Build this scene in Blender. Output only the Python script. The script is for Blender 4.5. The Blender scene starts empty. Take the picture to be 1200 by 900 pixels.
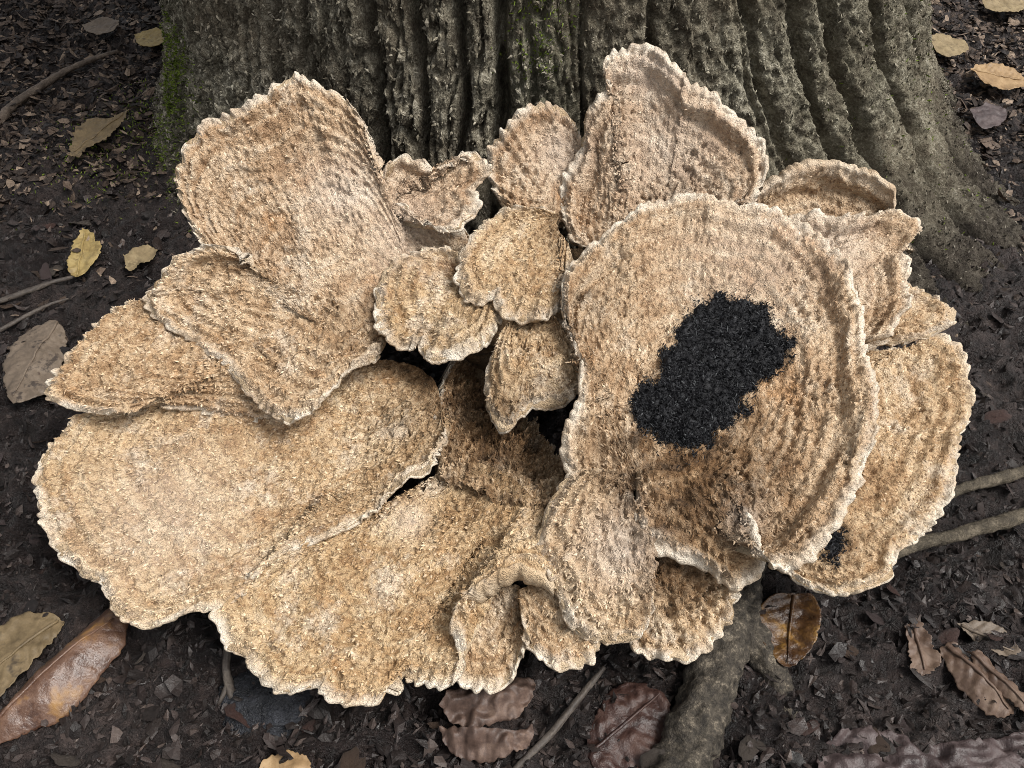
import bpy, math, random
import numpy as np
from mathutils import Vector

random.seed(7)
RNG = np.random.default_rng(11)
R = math.radians
SC = bpy.context.scene
COL = SC.collection

# ------------------------------------------------------------------ camera
CAM_H, PITCH, FPX = 0.50, R(48.0), 1000.0        # eye height, downward tilt, focal length in photo pixels
cam = bpy.data.cameras.new('camera')
cam.sensor_width = 36.0
cam.lens = 36.0 * FPX / 1200.0
cam.clip_start = 0.01
cam.clip_end = 500.0
camo = bpy.data.objects.new('camera', cam)
COL.objects.link(camo)
camo.location = (0, 0, CAM_H)
camo.rotation_euler = (R(90) - PITCH, 0, 0)
SC.camera = camo

# ------------------------------------------------------------------ sky, sun, exposure
SUN_EL, SUN_AZ = R(58), R(112)                   # azimuth clockwise from +Y
world = bpy.data.worlds.new('World')
SC.world = world
world.use_nodes = True
wn = world.node_tree.nodes
wl = world.node_tree.links
sky = wn.new('ShaderNodeTexSky')
sky.sky_type = 'NISHITA'
sky.sun_disc = False
sky.sun_elevation = SUN_EL
sky.sun_rotation = SUN_AZ
sky.air_density = 1.0
sky.dust_density = 6.0
sky.ozone_density = 0.6
hs = wn.new('ShaderNodeHueSaturation')           # a clouded, nearly colourless sky
hs.inputs['Saturation'].default_value = 0.12
bg = wn['Background']
bg.inputs['Strength'].default_value = 0.115
wl.new(sky.outputs[0], hs.inputs['Color'])
wl.new(hs.outputs[0], bg.inputs['Color'])
sun = bpy.data.lights.new('sun', 'SUN')
sun.energy = 2.0
sun.angle = R(20)
sun.color = (1.0, 0.955, 0.89)
suno = bpy.data.objects.new('sun', sun)
COL.objects.link(suno)
sd = Vector((math.sin(SUN_AZ) * math.cos(SUN_EL), math.cos(SUN_AZ) * math.cos(SUN_EL), math.sin(SUN_EL)))
suno.rotation_euler = sd.to_track_quat('Z', 'Y').to_euler()
suno.location = (0, 0, 3)
SC.view_settings.view_transform = 'Standard'
SC.view_settings.look = 'None'
SC.view_settings.gamma = 1.0
SC.view_settings.exposure = 0.58
SC.cycles.use_denoising = True
SC.cycles.denoising_prefilter = 'NONE'
SC.cycles.filter_width = 0.9

# ------------------------------------------------------------------ numeric helpers
_p = RNG.permutation(256).astype(np.int64)
PERM = np.concatenate([_p, _p, _p])
_g = RNG.normal(size=(256, 3))
GRAD = _g / np.linalg.norm(_g, axis=1)[:, None]

def perlin(x, y, z):
    x = np.asarray(x, float); y = np.asarray(y, float) + 0 * x; z = np.asarray(z, float) + 0 * x
    xi = np.floor(x).astype(np.int64); yi = np.floor(y).astype(np.int64); zi = np.floor(z).astype(np.int64)
    xf = x - xi; yf = y - yi; zf = z - zi
    u = xf**3 * (xf * (xf * 6 - 15) + 10); v = yf**3 * (yf * (yf * 6 - 15) + 10); w = zf**3 * (zf * (zf * 6 - 15) + 10)
    xi &= 255; yi &= 255; zi &= 255
    out = 0
    for dx in (0, 1):
        a = PERM[xi + dx]; wx = u if dx else 1 - u
        for dy in (0, 1):
            b = PERM[(a + yi + dy) & 511]; wy = v if dy else 1 - v
            for dz in (0, 1):
                g = GRAD[PERM[(b + zi + dz) & 511]]; wz = w if dz else 1 - w
                out = out + wx * wy * wz * (g[..., 0] * (xf - dx) + g[..., 1] * (yf - dy) + g[..., 2] * (zf - dz))
    return out * 1.5

def pn(P, scale, off=0.0):                       # noise at points, scale in metres per feature
    return perlin(P[..., 0] / scale + off, P[..., 1] / scale + off * 1.7, P[..., 2] / scale + off * 0.6)

def sstep(a, b, x):
    t = np.clip((x - a) / (b - a), 0, 1)
    return t * t * (3 - 2 * t)

CP, SP = math.cos(PITCH), math.sin(PITCH)
def ray(u, v):
    u = np.asarray(u, float); v = np.asarray(v, float)
    a = (u - 600) / FPX; b = (450 - v) / FPX
    return np.stack([a, CP + b * SP, -SP + b * CP], -1)

def at(u, v, z):                                 # the point of the place at height z seen at photo pixel (u, v)
    d = ray(u, v)
    t = (np.asarray(z, float) - CAM_H) / d[..., 2]
    P = d * t[..., None]
    P[..., 2] += CAM_H
    return P

def norm(v):
    return v / np.maximum(np.linalg.norm(v, axis=-1, keepdims=True), 1e-12)

def catmull(P, n=24):
    P = np.asarray(P, float)
    if len(P) == 2:
        return P[0] + (P[1] - P[0]) * np.linspace(0, 1, n)[:, None]
    Q = np.vstack([2 * P[0] - P[1], P, 2 * P[-1] - P[-2]])
    out = []
    t = np.linspace(0, 1, n, endpoint=False)[:, None]
    for i in range(1, len(Q) - 2):
        p0, p1, p2, p3 = Q[i - 1], Q[i], Q[i + 1], Q[i + 2]
        out.append(0.5 * ((2 * p1) + (-p0 + p2) * t + (2 * p0 - 5 * p1 + 4 * p2 - p3) * t**2 + (-p0 + 3 * p1 - 3 * p2 + p3) * t**3))
    out.append(P[-1:])
    return np.vstack(out)

def resample(C, t):
    L = np.concatenate([[0], np.cumsum(np.linalg.norm(np.diff(C[:, :3], axis=0), axis=1))])
    if L[-1] < 1e-9:
        return np.repeat(C[:1], len(t), 0), 0.0
    return np.stack([np.interp(t * L[-1], L, C[:, k]) for k in range(C.shape[1])], -1), L[-1]

# ------------------------------------------------------------------ mesh helpers
def mesh_from(name, V, F, mat, parent=None, attrs=None, smooth=True):
    """V (n,3); F: (m,3) or (m,4) array, or a list of such arrays"""
    V = np.ascontiguousarray(V, np.float32)
    Fs = F if isinstance(F, list) else [F]
    me = bpy.data.meshes.new(name)
    me.vertices.add(len(V)); me.vertices.foreach_set('co', V.ravel())
    loops = np.concatenate([f.ravel() for f in Fs]).astype(np.int32)
    tot = np.concatenate([np.full(len(f), f.shape[1], np.int32) for f in Fs])
    start = np.concatenate([[0], np.cumsum(tot)[:-1]]).astype(np.int32)
    me.loops.add(len(loops)); me.loops.foreach_set('vertex_index', loops)
    me.polygons.add(len(tot)); me.polygons.foreach_set('loop_start', start); me.polygons.foreach_set('loop_total', tot)
    me.polygons.foreach_set('use_smooth', np.full(len(tot), smooth, bool))
    for k, a in (attrs or {}).items():
        at_ = me.attributes.new(k, 'FLOAT', 'POINT')
        at_.data.foreach_set('value', np.ascontiguousarray(a, np.float32).ravel())
    me.update(calc_edges=True)
    me.materials.append(mat)
    o = bpy.data.objects.new(name, me)
    COL.objects.link(o)
    if parent is not None:
        o.parent = parent
    return o

def grid_faces(nr, nc, off=0, wrap=False):
    i = np.arange(nr - 1)[:, None]; j = np.arange(nc if wrap else nc - 1)[None, :]
    j2 = (j + 1) % nc
    return np.stack([i * nc + j, i * nc + j2, (i + 1) * nc + j2, (i + 1) * nc + j], -1).reshape(-1, 4) + off

def empty(name, loc=(0, 0, 0)):
    o = bpy.data.objects.new(name, None)
    o.empty_display_size = 0.05
    COL.objects.link(o)
    o.location = loc
    return o

def tag(o, label=None, cat=None, group=None, kind=None):
    if label: o['label'] = label
    if cat: o['category'] = cat
    if group: o['group'] = group
    if kind: o['kind'] = kind
    return o

def scales(P, N, D, length, width, lift, jitter=0.6, bend=0.35):
    """pointed little tufts: P points, N normals, D lie directions; four-sided, with a raised back"""
    n = len(P)
    yaw = RNG.normal(0, jitter, n)[:, None]
    B = norm(np.cross(N, D)); D = norm(np.cross(B, N))
    D2 = D * np.cos(yaw) + B * np.sin(yaw); B2 = -D * np.sin(yaw) + B * np.cos(yaw)
    l = length[:, None]; w = width[:, None]; a = lift[:, None]
    F = D2 * np.cos(a) + N * np.sin(a)
    U = -D2 * np.sin(a) + N * np.cos(a)
    base = P - N * (0.18 * l) - F * (0.25 * l)
    mid = P + F * (0.35 * l)
    tip = P + F * l + U * (RNG.uniform(-1, 1, (n, 1)) * bend * l * 0.5)
    V = np.stack([base, mid + B2 * w - U * (0.25 * w), mid - B2 * w - U * (0.25 * w), mid + U * (0.45 * w), tip], 1).reshape(-1, 3)
    k = np.arange(n)[:, None] * 5
    T = np.array([[0, 1, 3], [0, 3, 2], [3, 1, 4], [2, 3, 4]])
    Fc = (k[:, :, None] + T[None]).reshape(-1, 3)
    return V, Fc

# ------------------------------------------------------------------ material helpers
class NT:
    def __init__(self, name):
        self.m = bpy.data.materials.new(name)
        self.m.use_nodes = True
        self.n = self.m.node_tree.nodes; self.l = self.m.node_tree.links
        self.b = self.n['Principled BSDF']
    def new(self, t, **kw):
        nd = self.n.new(t)
        for k, v in kw.items(): setattr(nd, k, v)
        return nd
    def put(self, sock, v):
        if isinstance(v, bpy.types.NodeSocket): self.l.new(v, sock)
        else: sock.default_value = v
    def attr(self, name): return self.new('ShaderNodeAttribute', attribute_name=name).outputs['Fac']
    def pos(self): return self.new('ShaderNodeTexCoord').outputs['Object']
    def noise(self, vec, scale, detail=4, rough=0.55, dist=0.0):
        nd = self.new('ShaderNodeTexNoise')
        self.put(nd.inputs['Vector'], vec); nd.inputs['Scale'].default_value = scale
        nd.inputs['Detail'].default_value = detail; nd.inputs['Roughness'].default_value = rough
        nd.inputs['Distortion'].default_value = dist
        return nd.outputs['Fac']
    def voro(self, vec, scale, feature='F1'):
        nd = self.new('ShaderNodeTexVoronoi', feature=feature)
        self.put(nd.inputs['Vector'], vec); nd.inputs['Scale'].default_value = scale
        return nd.outputs['Distance']
    def ramp(self, fac, stops):
        nd = self.new('ShaderNodeValToRGB')
        e = nd.color_ramp.elements
        while len(e) < len(stops): e.new(0.5)
        for q, (p, c) in zip(e, stops):
            q.position = p
            q.color = (c, c, c, 1) if isinstance(c, (int, float)) else (*c, 1)
        self.put(nd.inputs['Fac'], fac)
        return nd.outputs['Color']
    def mix(self, fac, a, b, mode='MIX'):
        nd = self.new('ShaderNodeMix', data_type='RGBA', blend_type=mode)
        self.put(nd.inputs['Factor'], fac)
        self.put(nd.inputs['A'], a if isinstance(a, bpy.types.NodeSocket) else (*a, 1))
        self.put(nd.inputs['B'], b if isinstance(b, bpy.types.NodeSocket) else (*b, 1))
        return nd.outputs['Result']
    def math(self, op, a, b=0.0, c=0.0):
        nd = self.new('ShaderNodeMath', operation=op)
        for s, v in zip(nd.inputs, (a, b, c)): self.put(s, v)
        return nd.outputs[0]
    def vec(self, x, y, z):
        nd = self.new('ShaderNodeCombineXYZ')
        for s, v in zip(nd.inputs, (x, y, z)): self.put(s, v)
        return nd.outputs[0]
    def island(self): return self.new('ShaderNodeNewGeometry').outputs['Random Per Island']
    def bump(self, h, strength, dist):
        nd = self.new('ShaderNodeBump')
        nd.inputs['Strength'].default_value = strength; nd.inputs['Distance'].default_value = dist
        self.put(nd.inputs['Height'], h)
        self.l.new(nd.outputs[0], self.b.inputs['Normal'])
    def done(self, col, rough, spec=0.5):
        self.put(self.b.inputs['Base Color'], col if isinstance(col, bpy.types.NodeSocket) else (*col, 1))
        self.put(self.b.inputs['Roughness'], rough)
        self.b.inputs['Specular IOR Level'].default_value = spec
        return self.m

def fungus_mat(name, scale_layer):
    t = NT(name)
    p = t.pos()
    e, arc, st, un, pale, warm = t.attr('edge'), t.attr('arc'), t.attr('stain_shade'), t.attr('under'), t.attr('pale'), t.attr('warm')
    big = t.noise(p, 16, 3, 0.6)
    med = t.noise(p, 75, 4, 0.65)
    fine = t.noise(p, 380, 4, 0.7)
    band = t.noise(t.vec(t.math('MULTIPLY', e, 170), t.math('MULTIPLY', arc, 9), 0.0), 1.0, 3, 0.6)
    f = t.math('ADD', t.math('MULTIPLY', band, 0.40), t.math('MULTIPLY', med, 0.35))
    f = t.math('ADD', f, t.math('MULTIPLY', big, 0.25))
    cool = t.ramp(f, [(0.36, (0.28, 0.175, 0.105)), (0.45, (0.46, 0.315, 0.20)), (0.54, (0.63, 0.48, 0.335)), (0.64, (0.77, 0.645, 0.50))])
    gold = t.ramp(f, [(0.36, (0.30, 0.175, 0.085)), (0.45, (0.47, 0.31, 0.16)), (0.54, (0.64, 0.475, 0.285)), (0.64, (0.77, 0.63, 0.435))])
    col = t.mix(warm, cool, gold)
    col = t.mix(t.ramp(t.noise(p, 30, 5, 0.7), [(0.54, 0.0), (0.66, 0.75)]), col, (0.76, 0.65, 0.51))
    orange = t.ramp(t.noise(p, 22, 4, 0.7), [(0.58, 0.0), (0.72, 0.65)])
    col = t.mix(orange, col, (0.40, 0.20, 0.075))
    if scale_layer:
        r = t.island()
        col = t.mix(t.ramp(r, [(0.0, 0.42), (0.40, 0.0)]), col, (0.78, 0.67, 0.52))
        col = t.mix(t.ramp(r, [(0.76, 0.0), (0.98, 0.60)]), col, (0.20, 0.11, 0.05))
    else:
        col = t.mix(0.14, col, (0.22, 0.125, 0.06))
    spots = t.ramp(fine, [(0.38, 1.0), (0.49, 0.0)])
    col = t.mix(t.math('MULTIPLY', spots, 0.72), col, (0.14, 0.075, 0.034))
    col = t.mix(pale, col, (0.70, 0.61, 0.52))
    # brown and rust stains with their own shapes, and the stem's painted-in shade
    sn = t.ramp(t.math('ADD', st, t.math('MULTIPLY', t.math('SUBTRACT', t.noise(p, 130, 4, 0.7), 0.5), 1.3)), [(0.30, 0.0), (0.95, 1.0)])
    col = t.mix(t.math('MULTIPLY', sn, 0.9), col, t.ramp(med, [(0.36, (0.030, 0.016, 0.008)), (0.54, (0.13, 0.068, 0.028)), (0.68, (0.38, 0.25, 0.14))]))
    rim = t.ramp(t.math('ADD', e, t.math('MULTIPLY', t.math('SUBTRACT', med, 0.5), 0.006)), [(0.0, 1.0), (0.0075, 0.0)])
    col = t.mix(t.math('MULTIPLY', rim, t.ramp(t.noise(p, 45, 3), [(0.40, 0.3), (0.60, 1.0)])), col, (0.80, 0.72, 0.60))
    if not scale_layer:
        und = t.ramp(t.noise(p, 60, 3), [(0.35, (0.42, 0.30, 0.18)), (0.65, (0.60, 0.47, 0.32))])
        col = t.mix(un, col, und)
        h = t.math('ADD', t.math('MULTIPLY', fine, 0.6), t.math('MULTIPLY', t.noise(p, 1000, 2, 0.6), 0.4))
        t.bump(h, 1.0, 0.0045)
    return t.done(col, 0.85, 0.2)

M_FUNGUS = fungus_mat('fungus_skin', False)
M_TUFT = fungus_mat('fungus_tuft', True)

def mould_mat():
    t = NT('black_mould')
    p = t.pos()
    c = t.ramp(t.noise(p, 300, 4, 0.7), [(0.35, (0.006, 0.006, 0.007)), (0.62, (0.016, 0.0165, 0.019)), (0.75, (0.050, 0.051, 0.056))])
    c = t.mix(t.ramp(t.island(), [(0.86, 0.0), (1.0, 0.8)]), c, (0.11, 0.115, 0.12))
    t.bump(t.noise(p, 500, 3), 0.8, 0.0015)
    return t.done(c, 0.6, 0.2)
M_MOULD = mould_mat()

def soil_mat():
    t = NT('wet_soil')
    p = t.pos()
    n1 = t.noise(p, 9, 4, 0.6); n2 = t.noise(p, 90, 5, 0.7); n3 = t.noise(p, 500, 4, 0.7)
    c = t.ramp(t.math('ADD', t.math('MULTIPLY', n1, 0.4), t.math('MULTIPLY', n2, 0.6)),
               [(0.37, (0.006, 0.0046, 0.0045)), (0.50, (0.0165, 0.0118, 0.0110)), (0.60, (0.040, 0.029, 0.026)), (0.70, (0.085, 0.062, 0.055))])
    t.bump(t.math('ADD', t.math('MULTIPLY', n2, 0.6), t.math('MULTIPLY', n3, 0.4)), 1.0, 0.009)
    return t.done(c, t.ramp(n1, [(0.38, 0.22), (0.62, 0.6)]), 0.42)
M_SOIL = soil_mat()

def litter_mat():
    t = NT('litter')
    p = t.pos(); r = t.island()
    c = t.ramp(r, [(0.0, (0.007, 0.0055, 0.005)), (0.35, (0.018, 0.013, 0.011)), (0.65, (0.030, 0.022, 0.020)), (0.90, (0.052, 0.039, 0.035)), (1.0, (0.10, 0.076, 0.065))])
    far = t.new('ShaderNodeSeparateXYZ'); t.l.new(p, far.inputs[0])
    c = t.mix(t.ramp(t.noise(p, 5, 3), [(0.4, 0.55), (0.62, 0.0)]), c, (0.016, 0.013, 0.013))
    c = t.mix(0.5, c, t.mix(t.ramp(t.noise(p, 260, 3, 0.7), [(0.3, 0.0), (0.7, 1.0)]), (0.4, 0.4, 0.4), (1.4, 1.35, 1.3)), 'MULTIPLY')
    t.bump(t.noise(p, 420, 3, 0.7), 0.5, 0.0015)
    return t.done(c, t.ramp(t.noise(p, 60, 2), [(0.38, 0.36), (0.62, 0.7)]), 0.3)
M_LITTER = litter_mat()

def dry_mat():
    t = NT('dry_litter')
    p = t.pos(); r = t.island()
    c = t.ramp(r, [(0.0, (0.014, 0.010, 0.008)), (0.4, (0.048, 0.034, 0.026)), (0.8, (0.105, 0.076, 0.058)), (1.0, (0.26, 0.20, 0.15))])
    c = t.mix(0.6, c, t.mix(t.ramp(t.noise(p, 260, 3, 0.7), [(0.3, 0.0), (0.7, 1.0)]), (0.35, 0.35, 0.35), (1.4, 1.35, 1.3)), 'MULTIPLY')
    t.bump(t.noise(p, 420, 3, 0.7), 0.6, 0.002)
    return t.done(c, 0.6, 0.25)
M_DRY = dry_mat()

def bark_mat(name='bark', scale_layer=False):
    t = NT(name)
    p = t.pos()
    fu, gr = t.attr('furrow'), t.attr('green')
    n1 = t.noise(p, 11, 4, 0.65); n2 = t.noise(p, 85, 5, 0.7); n3 = t.noise(p, 420, 4, 0.75)
    f = t.math('ADD', t.math('MULTIPLY', n1, 0.22), t.math('ADD', t.math('MULTIPLY', n2, 0.40), t.math('MULTIPLY', n3, 0.38)))
    c = t.ramp(f, [(0.41, (0.045, 0.038, 0.028)), (0.465, (0.125, 0.110, 0.082)), (0.525, (0.25, 0.225, 0.170)), (0.585, (0.52, 0.48, 0.385))])
    c = t.mix(t.ramp(t.noise(p, 7, 3), [(0.42, 0.0), (0.62, 0.5)]), c, (0.14, 0.108, 0.075))
    c = t.mix(t.math('MULTIPLY', gr, t.ramp(n2, [(0.36, 0.2), (0.6, 1.0)])), c, (0.12, 0.122, 0.075))
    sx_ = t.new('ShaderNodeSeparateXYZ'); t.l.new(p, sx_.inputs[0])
    foot_dark = t.ramp(t.math('ADD', sx_.outputs[2], t.math('MULTIPLY', t.math('SUBTRACT', n1, 0.5), 0.16)), [(0.005, 0.85), (0.075, 0.0)])  # bark colour turns darker towards the ground, with a ragged limit
    c = t.mix(foot_dark, c, t.ramp(n2, [(0.4, (0.018, 0.014, 0.012)), (0.65, (0.075, 0.062, 0.05))]))
    if scale_layer:
        r = t.island()
        c = t.mix(t.ramp(r, [(0.0, 0.5), (0.25, 0.0)]), c, (0.46, 0.42, 0.34))
        c = t.mix(t.ramp(r, [(0.6, 0.0), (1.0, 0.7)]), c, (0.045, 0.042, 0.030))
    else:
        t.bump(t.math('ADD', t.math('MULTIPLY', n2, 0.5), t.math('MULTIPLY', n3, 0.5)), 1.0, 0.007)
    return t.done(c, 0.85, 0.2)
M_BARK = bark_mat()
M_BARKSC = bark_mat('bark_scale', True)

def simple_mat(name, stops, s1=40, s2=260, rough=(0.5, 0.75), spec=0.4, bump=0.5, bdist=0.0012, spots=None):
    t = NT(name)
    p = t.pos()
    n1 = t.noise(p, s1, 5, 0.65); n2 = t.noise(p, s2, 4, 0.7)
    f = t.math('ADD', t.math('MULTIPLY', n1, 0.65), t.math('MULTIPLY', n2, 0.35))
    k = len(stops)
    c = t.ramp(f, [(0.34 + 0.32 * i / (k - 1), s) for i, s in enumerate(stops)])
    if spots:
        c = t.mix(t.ramp(t.noise(p, spots[1], 4, 0.7), [(0.56, 0.0), (0.66, 0.9)]), c, spots[0])
    t.bump(t.math('ADD', t.math('MULTIPLY', n1, 0.4), t.math('MULTIPLY', n2, 0.6)), bump, bdist)
    return t.done(c, t.ramp(n1, [(0.35, rough[0]), (0.65, rough[1])]), spec)

M_MOSS = simple_mat('moss', [(0.05, 0.075, 0.012), (0.11, 0.15, 0.022), (0.20, 0.25, 0.04)], 60, 500, (0.8, 0.9), 0.2)
M_WOOD = simple_mat('grey_twig', [(0.026, 0.021, 0.015), (0.075, 0.062, 0.044), (0.18, 0.15, 0.11)], 110, 600, (0.6, 0.8), 0.25, 1.0, 0.003)
M_WOODD = simple_mat('dark_twig', [(0.025, 0.020, 0.017), (0.055, 0.045, 0.038), (0.11, 0.092, 0.075)], 60, 500, (0.5, 0.75), 0.35)
M_WOODB = simple_mat('brown_twig', [(0.045, 0.033, 0.025), (0.10, 0.077, 0.060), (0.19, 0.15, 0.115)], 60, 500, (0.5, 0.75), 0.3, 0.8, 0.002)
M_ROOT = simple_mat('root_bark', [(0.012, 0.010, 0.008), (0.032, 0.027, 0.021), (0.070, 0.059, 0.045), (0.22, 0.185, 0.14)], 170, 600, (0.6, 0.8), 0.3, 0.9, 0.003)
M_CLOD = simple_mat('wet_clod', [(0.006, 0.007, 0.009), (0.016, 0.0175, 0.022), (0.05, 0.054, 0.066)], 90, 420, (0.2, 0.5), 0.5, 1.0, 0.006)  # bluish tone puts the glints of wet soil into the colour

# ------------------------------------------------------------------ ground
TC = np.array([0.03, 0.98])                      # foot of the trunk's axis

def ground_low(x, y):                            # broad swells only
    x = np.asarray(x, float); y = np.asarray(y, float)
    r = np.hypot(x - TC[0], y - TC[1])
    h = 0.022 * np.exp(-np.clip(r - 0.46, 0, None) / 0.10)
    h = h + 0.010 * perlin(x / 0.22 + 3.1, y / 0.22, 0.3) + 0.03 * perlin(x / 1.3, y / 1.3, 4.7) * sstep(0.8, 2.5, np.hypot(x, y - 0.5))
    return h - 0.012

def ground_full(x, y):
    h = ground_low(x, y)
    b1 = 1 - np.abs(perlin(x / 0.050, y / 0.036, 1.1)) * 2
    b2 = 1 - np.abs(perlin(x / 0.021 + 9, y / 0.015, 2.3)) * 2
    h = h + 0.0100 * b1 + 0.0058 * b2
    h = h + 0.0042 * perlin(x / 0.0085, y / 0.0065, 5.5) + 0.0026 * perlin(x / 0.004, y / 0.0035, 8.5)
    return h - 0.007

def axis_pts(lo, hi, step, far):
    core = np.arange(lo, hi, step)
    out, s, x = [], step, hi
    while x < far:
        out.append(x); s *= 1.25; x += s
    left, s, x = [], step, lo - step
    while x > -far:
        left.append(x); s *= 1.25; x -= s
    return np.concatenate([left[::-1], core, out])

gx = axis_pts(-0.85, 0.85, 0.0024, 60.0)
gy = axis_pts(0.05, 1.45, 0.0024, 60.0)
GX, GY = np.meshgrid(gx, gy)
GZ = ground_full(GX, GY)
ground = mesh_from('ground', np.stack([GX, GY, GZ], -1).reshape(-1, 3), grid_faces(len(gy), len(gx)), M_SOIL)
tag(ground, 'dark wet forest soil around the tree', 'soil', kind='structure')
del GX, GY, GZ

# loose crumbs, chips and leaf shreds, uncountable
def litter(n, size_lo, size_hi, lift, y0=0.10, y1=1.65, pw=1.35):
    y = y0 + (y1 - y0) * RNG.random(n)**pw
    x = (RNG.random(n) * 2 - 1) * (0.30 + 0.62 * y)
    keep = np.hypot(x - TC[0], y - TC[1]) > 0.40
    x, y = x[keep], y[keep]; n = len(x)
    z = ground_full(x, y)
    e = 0.004
    dzx = (ground_full(x + e, y) - z) / e; dzy = (ground_full(x, y + e) - z) / e
    N = norm(np.stack([-dzx * 0.6, -dzy * 0.6, np.ones(n)], -1) + RNG.normal(0, 0.22, (n, 3)))
    a = RNG.random(n) * 2 * np.pi
    D = norm(np.stack([np.cos(a), np.sin(a), 0 * a], -1))
    B = norm(np.cross(N, D)); D = np.cross(B, N)
    L = size_lo + (size_hi - size_lo) * RNG.random(n)**2.6
    W = L * RNG.uniform(0.28, 0.75, n)
    curl = RNG.normal(0, 0.22, n)
    c0 = np.stack([x, y, z + RNG.uniform(0.0, lift, n)], -1)
    ring = np.array([0.0, 0.9, 1.9, 3.0, 4.1, 5.2]) 
    vs = [c0 + N * (0.10 * L)[:, None]]
    for k in range(6):
        r = RNG.uniform(0.45, 1.25, n)
        ca, sa = np.cos(ring[k]) * r, np.sin(ring[k]) * r
        vs.append(c0 + D * (ca * L)[:, None] + B * (sa * W)[:, None] + N * (curl * L * ca * ca + RNG.normal(0, 0.06, n) * L)[:, None])
    V = np.stack(vs, 1).reshape(-1, 3)
    k = np.arange(n)[:, None] * 7
    T = np.array([[0, i, i % 6 + 1] for i in range(1, 7)])
    return V, (k[:, :, None] + T[None]).reshape(-1, 3)

V2, F2 = litter(12000, 0.0028, 0.0090, 0.005)
n = 60000
y = 0.10 + 1.55 * RNG.random(n)**1.35
x = (RNG.random(n) * 2 - 1) * (0.30 + 0.62 * y)
k = np.hypot(x - TC[0], y - TC[1]) > 0.42
x, y = x[k], y[k]; n = len(x)
P = np.stack([x, y, ground_full(x, y)], -1)
a = RNG.normal(0.5, 0.9, n)
N = norm(np.stack([RNG.normal(0, .25, n), RNG.normal(0, .25, n), np.ones(n)], -1))
L = 0.0018 + 0.0068 * RNG.random(n)**2.2
V1, F1 = scales(P, N, np.stack([np.cos(a), np.sin(a), 0 * a], -1), L, L * RNG.uniform(.12, .4, n), RNG.uniform(-.1, .7, n), 0.4)
tag(mesh_from('leaf_litter', np.vstack([V1, V2]), np.vstack([F1, F2 + len(V1)]), M_LITTER, smooth=False),
    'dark crumbled leaf litter and bark crumbs over the soil', 'leaf litter', kind='stuff')

V3, F3 = litter(80000, 0.0026, 0.0095, 0.006, 0.45, 1.5, 1.0)
ctr = V3.reshape(-1, 7, 3)[:, 0]
prob = np.clip(sstep(0.60, 0.92, ctr[:, 1] + 0.16 * perlin(ctr[:, 0] / .09, ctr[:, 1] / .09, 3.3)) * 0.95 + 0.04, 0, 1)
pick = np.nonzero(RNG.random(len(ctr)) < prob)[0]
V3 = V3.reshape(-1, 7, 3)[pick].reshape(-1, 3)
F3 = F3[:6 * len(pick)]
tag(mesh_from('dry_litter', V3, F3, M_DRY, smooth=False), 'drier brown leaf crumbs strewn behind and beside the trunk', 'leaf litter', kind='stuff')

# ------------------------------------------------------------------ tree
tree = empty('tree', (TC[0], TC[1], 0))
tag(tree, 'furrowed grey-brown tree trunk base behind the bracket fungus', 'tree')

FURROWS = []                                      # (theta, half width, depth)
for u, w, d in [(196, .020, .016), (214, .030, .034), (262, .012, .010), (310, .026, .020), (351, .016, .013), (390, .010, .008), (428, .020, .024),
                (481, .016, .020), (528, .016, .020), (578, .024, .026), (622, .012, .007), (690, .010, .006), (775, .011, .008), (860, .010, .006),
                (870, .016, .012), (915, .020, .018), (952, .026, .026), (1003, .026, .024), (1040, .020, .016), (1066, .018, .014), (1076, .02, .014)]:
    d0 = ray(u, 0)
    dx, dy = d0[0], d0[1]
    A = dx * dx + dy * dy; Bq = -2 * (dx * TC[0] + dy * TC[1]); Cq = TC[0]**2 + TC[1]**2 - 0.392**2
    disc = max(Bq * Bq - 4 * A * Cq, 0)
    s = (-Bq - math.sqrt(disc)) / (2 * A)
    FURROWS.append((math.atan2(dx * s - TC[0], TC[1] - dy * s), w, d))
for k in range(14):
    FURROWS.append((1.5 + k * 0.26 + random.uniform(-.06, .06), random.uniform(.012, .03), random.uniform(.008, .024)))

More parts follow.
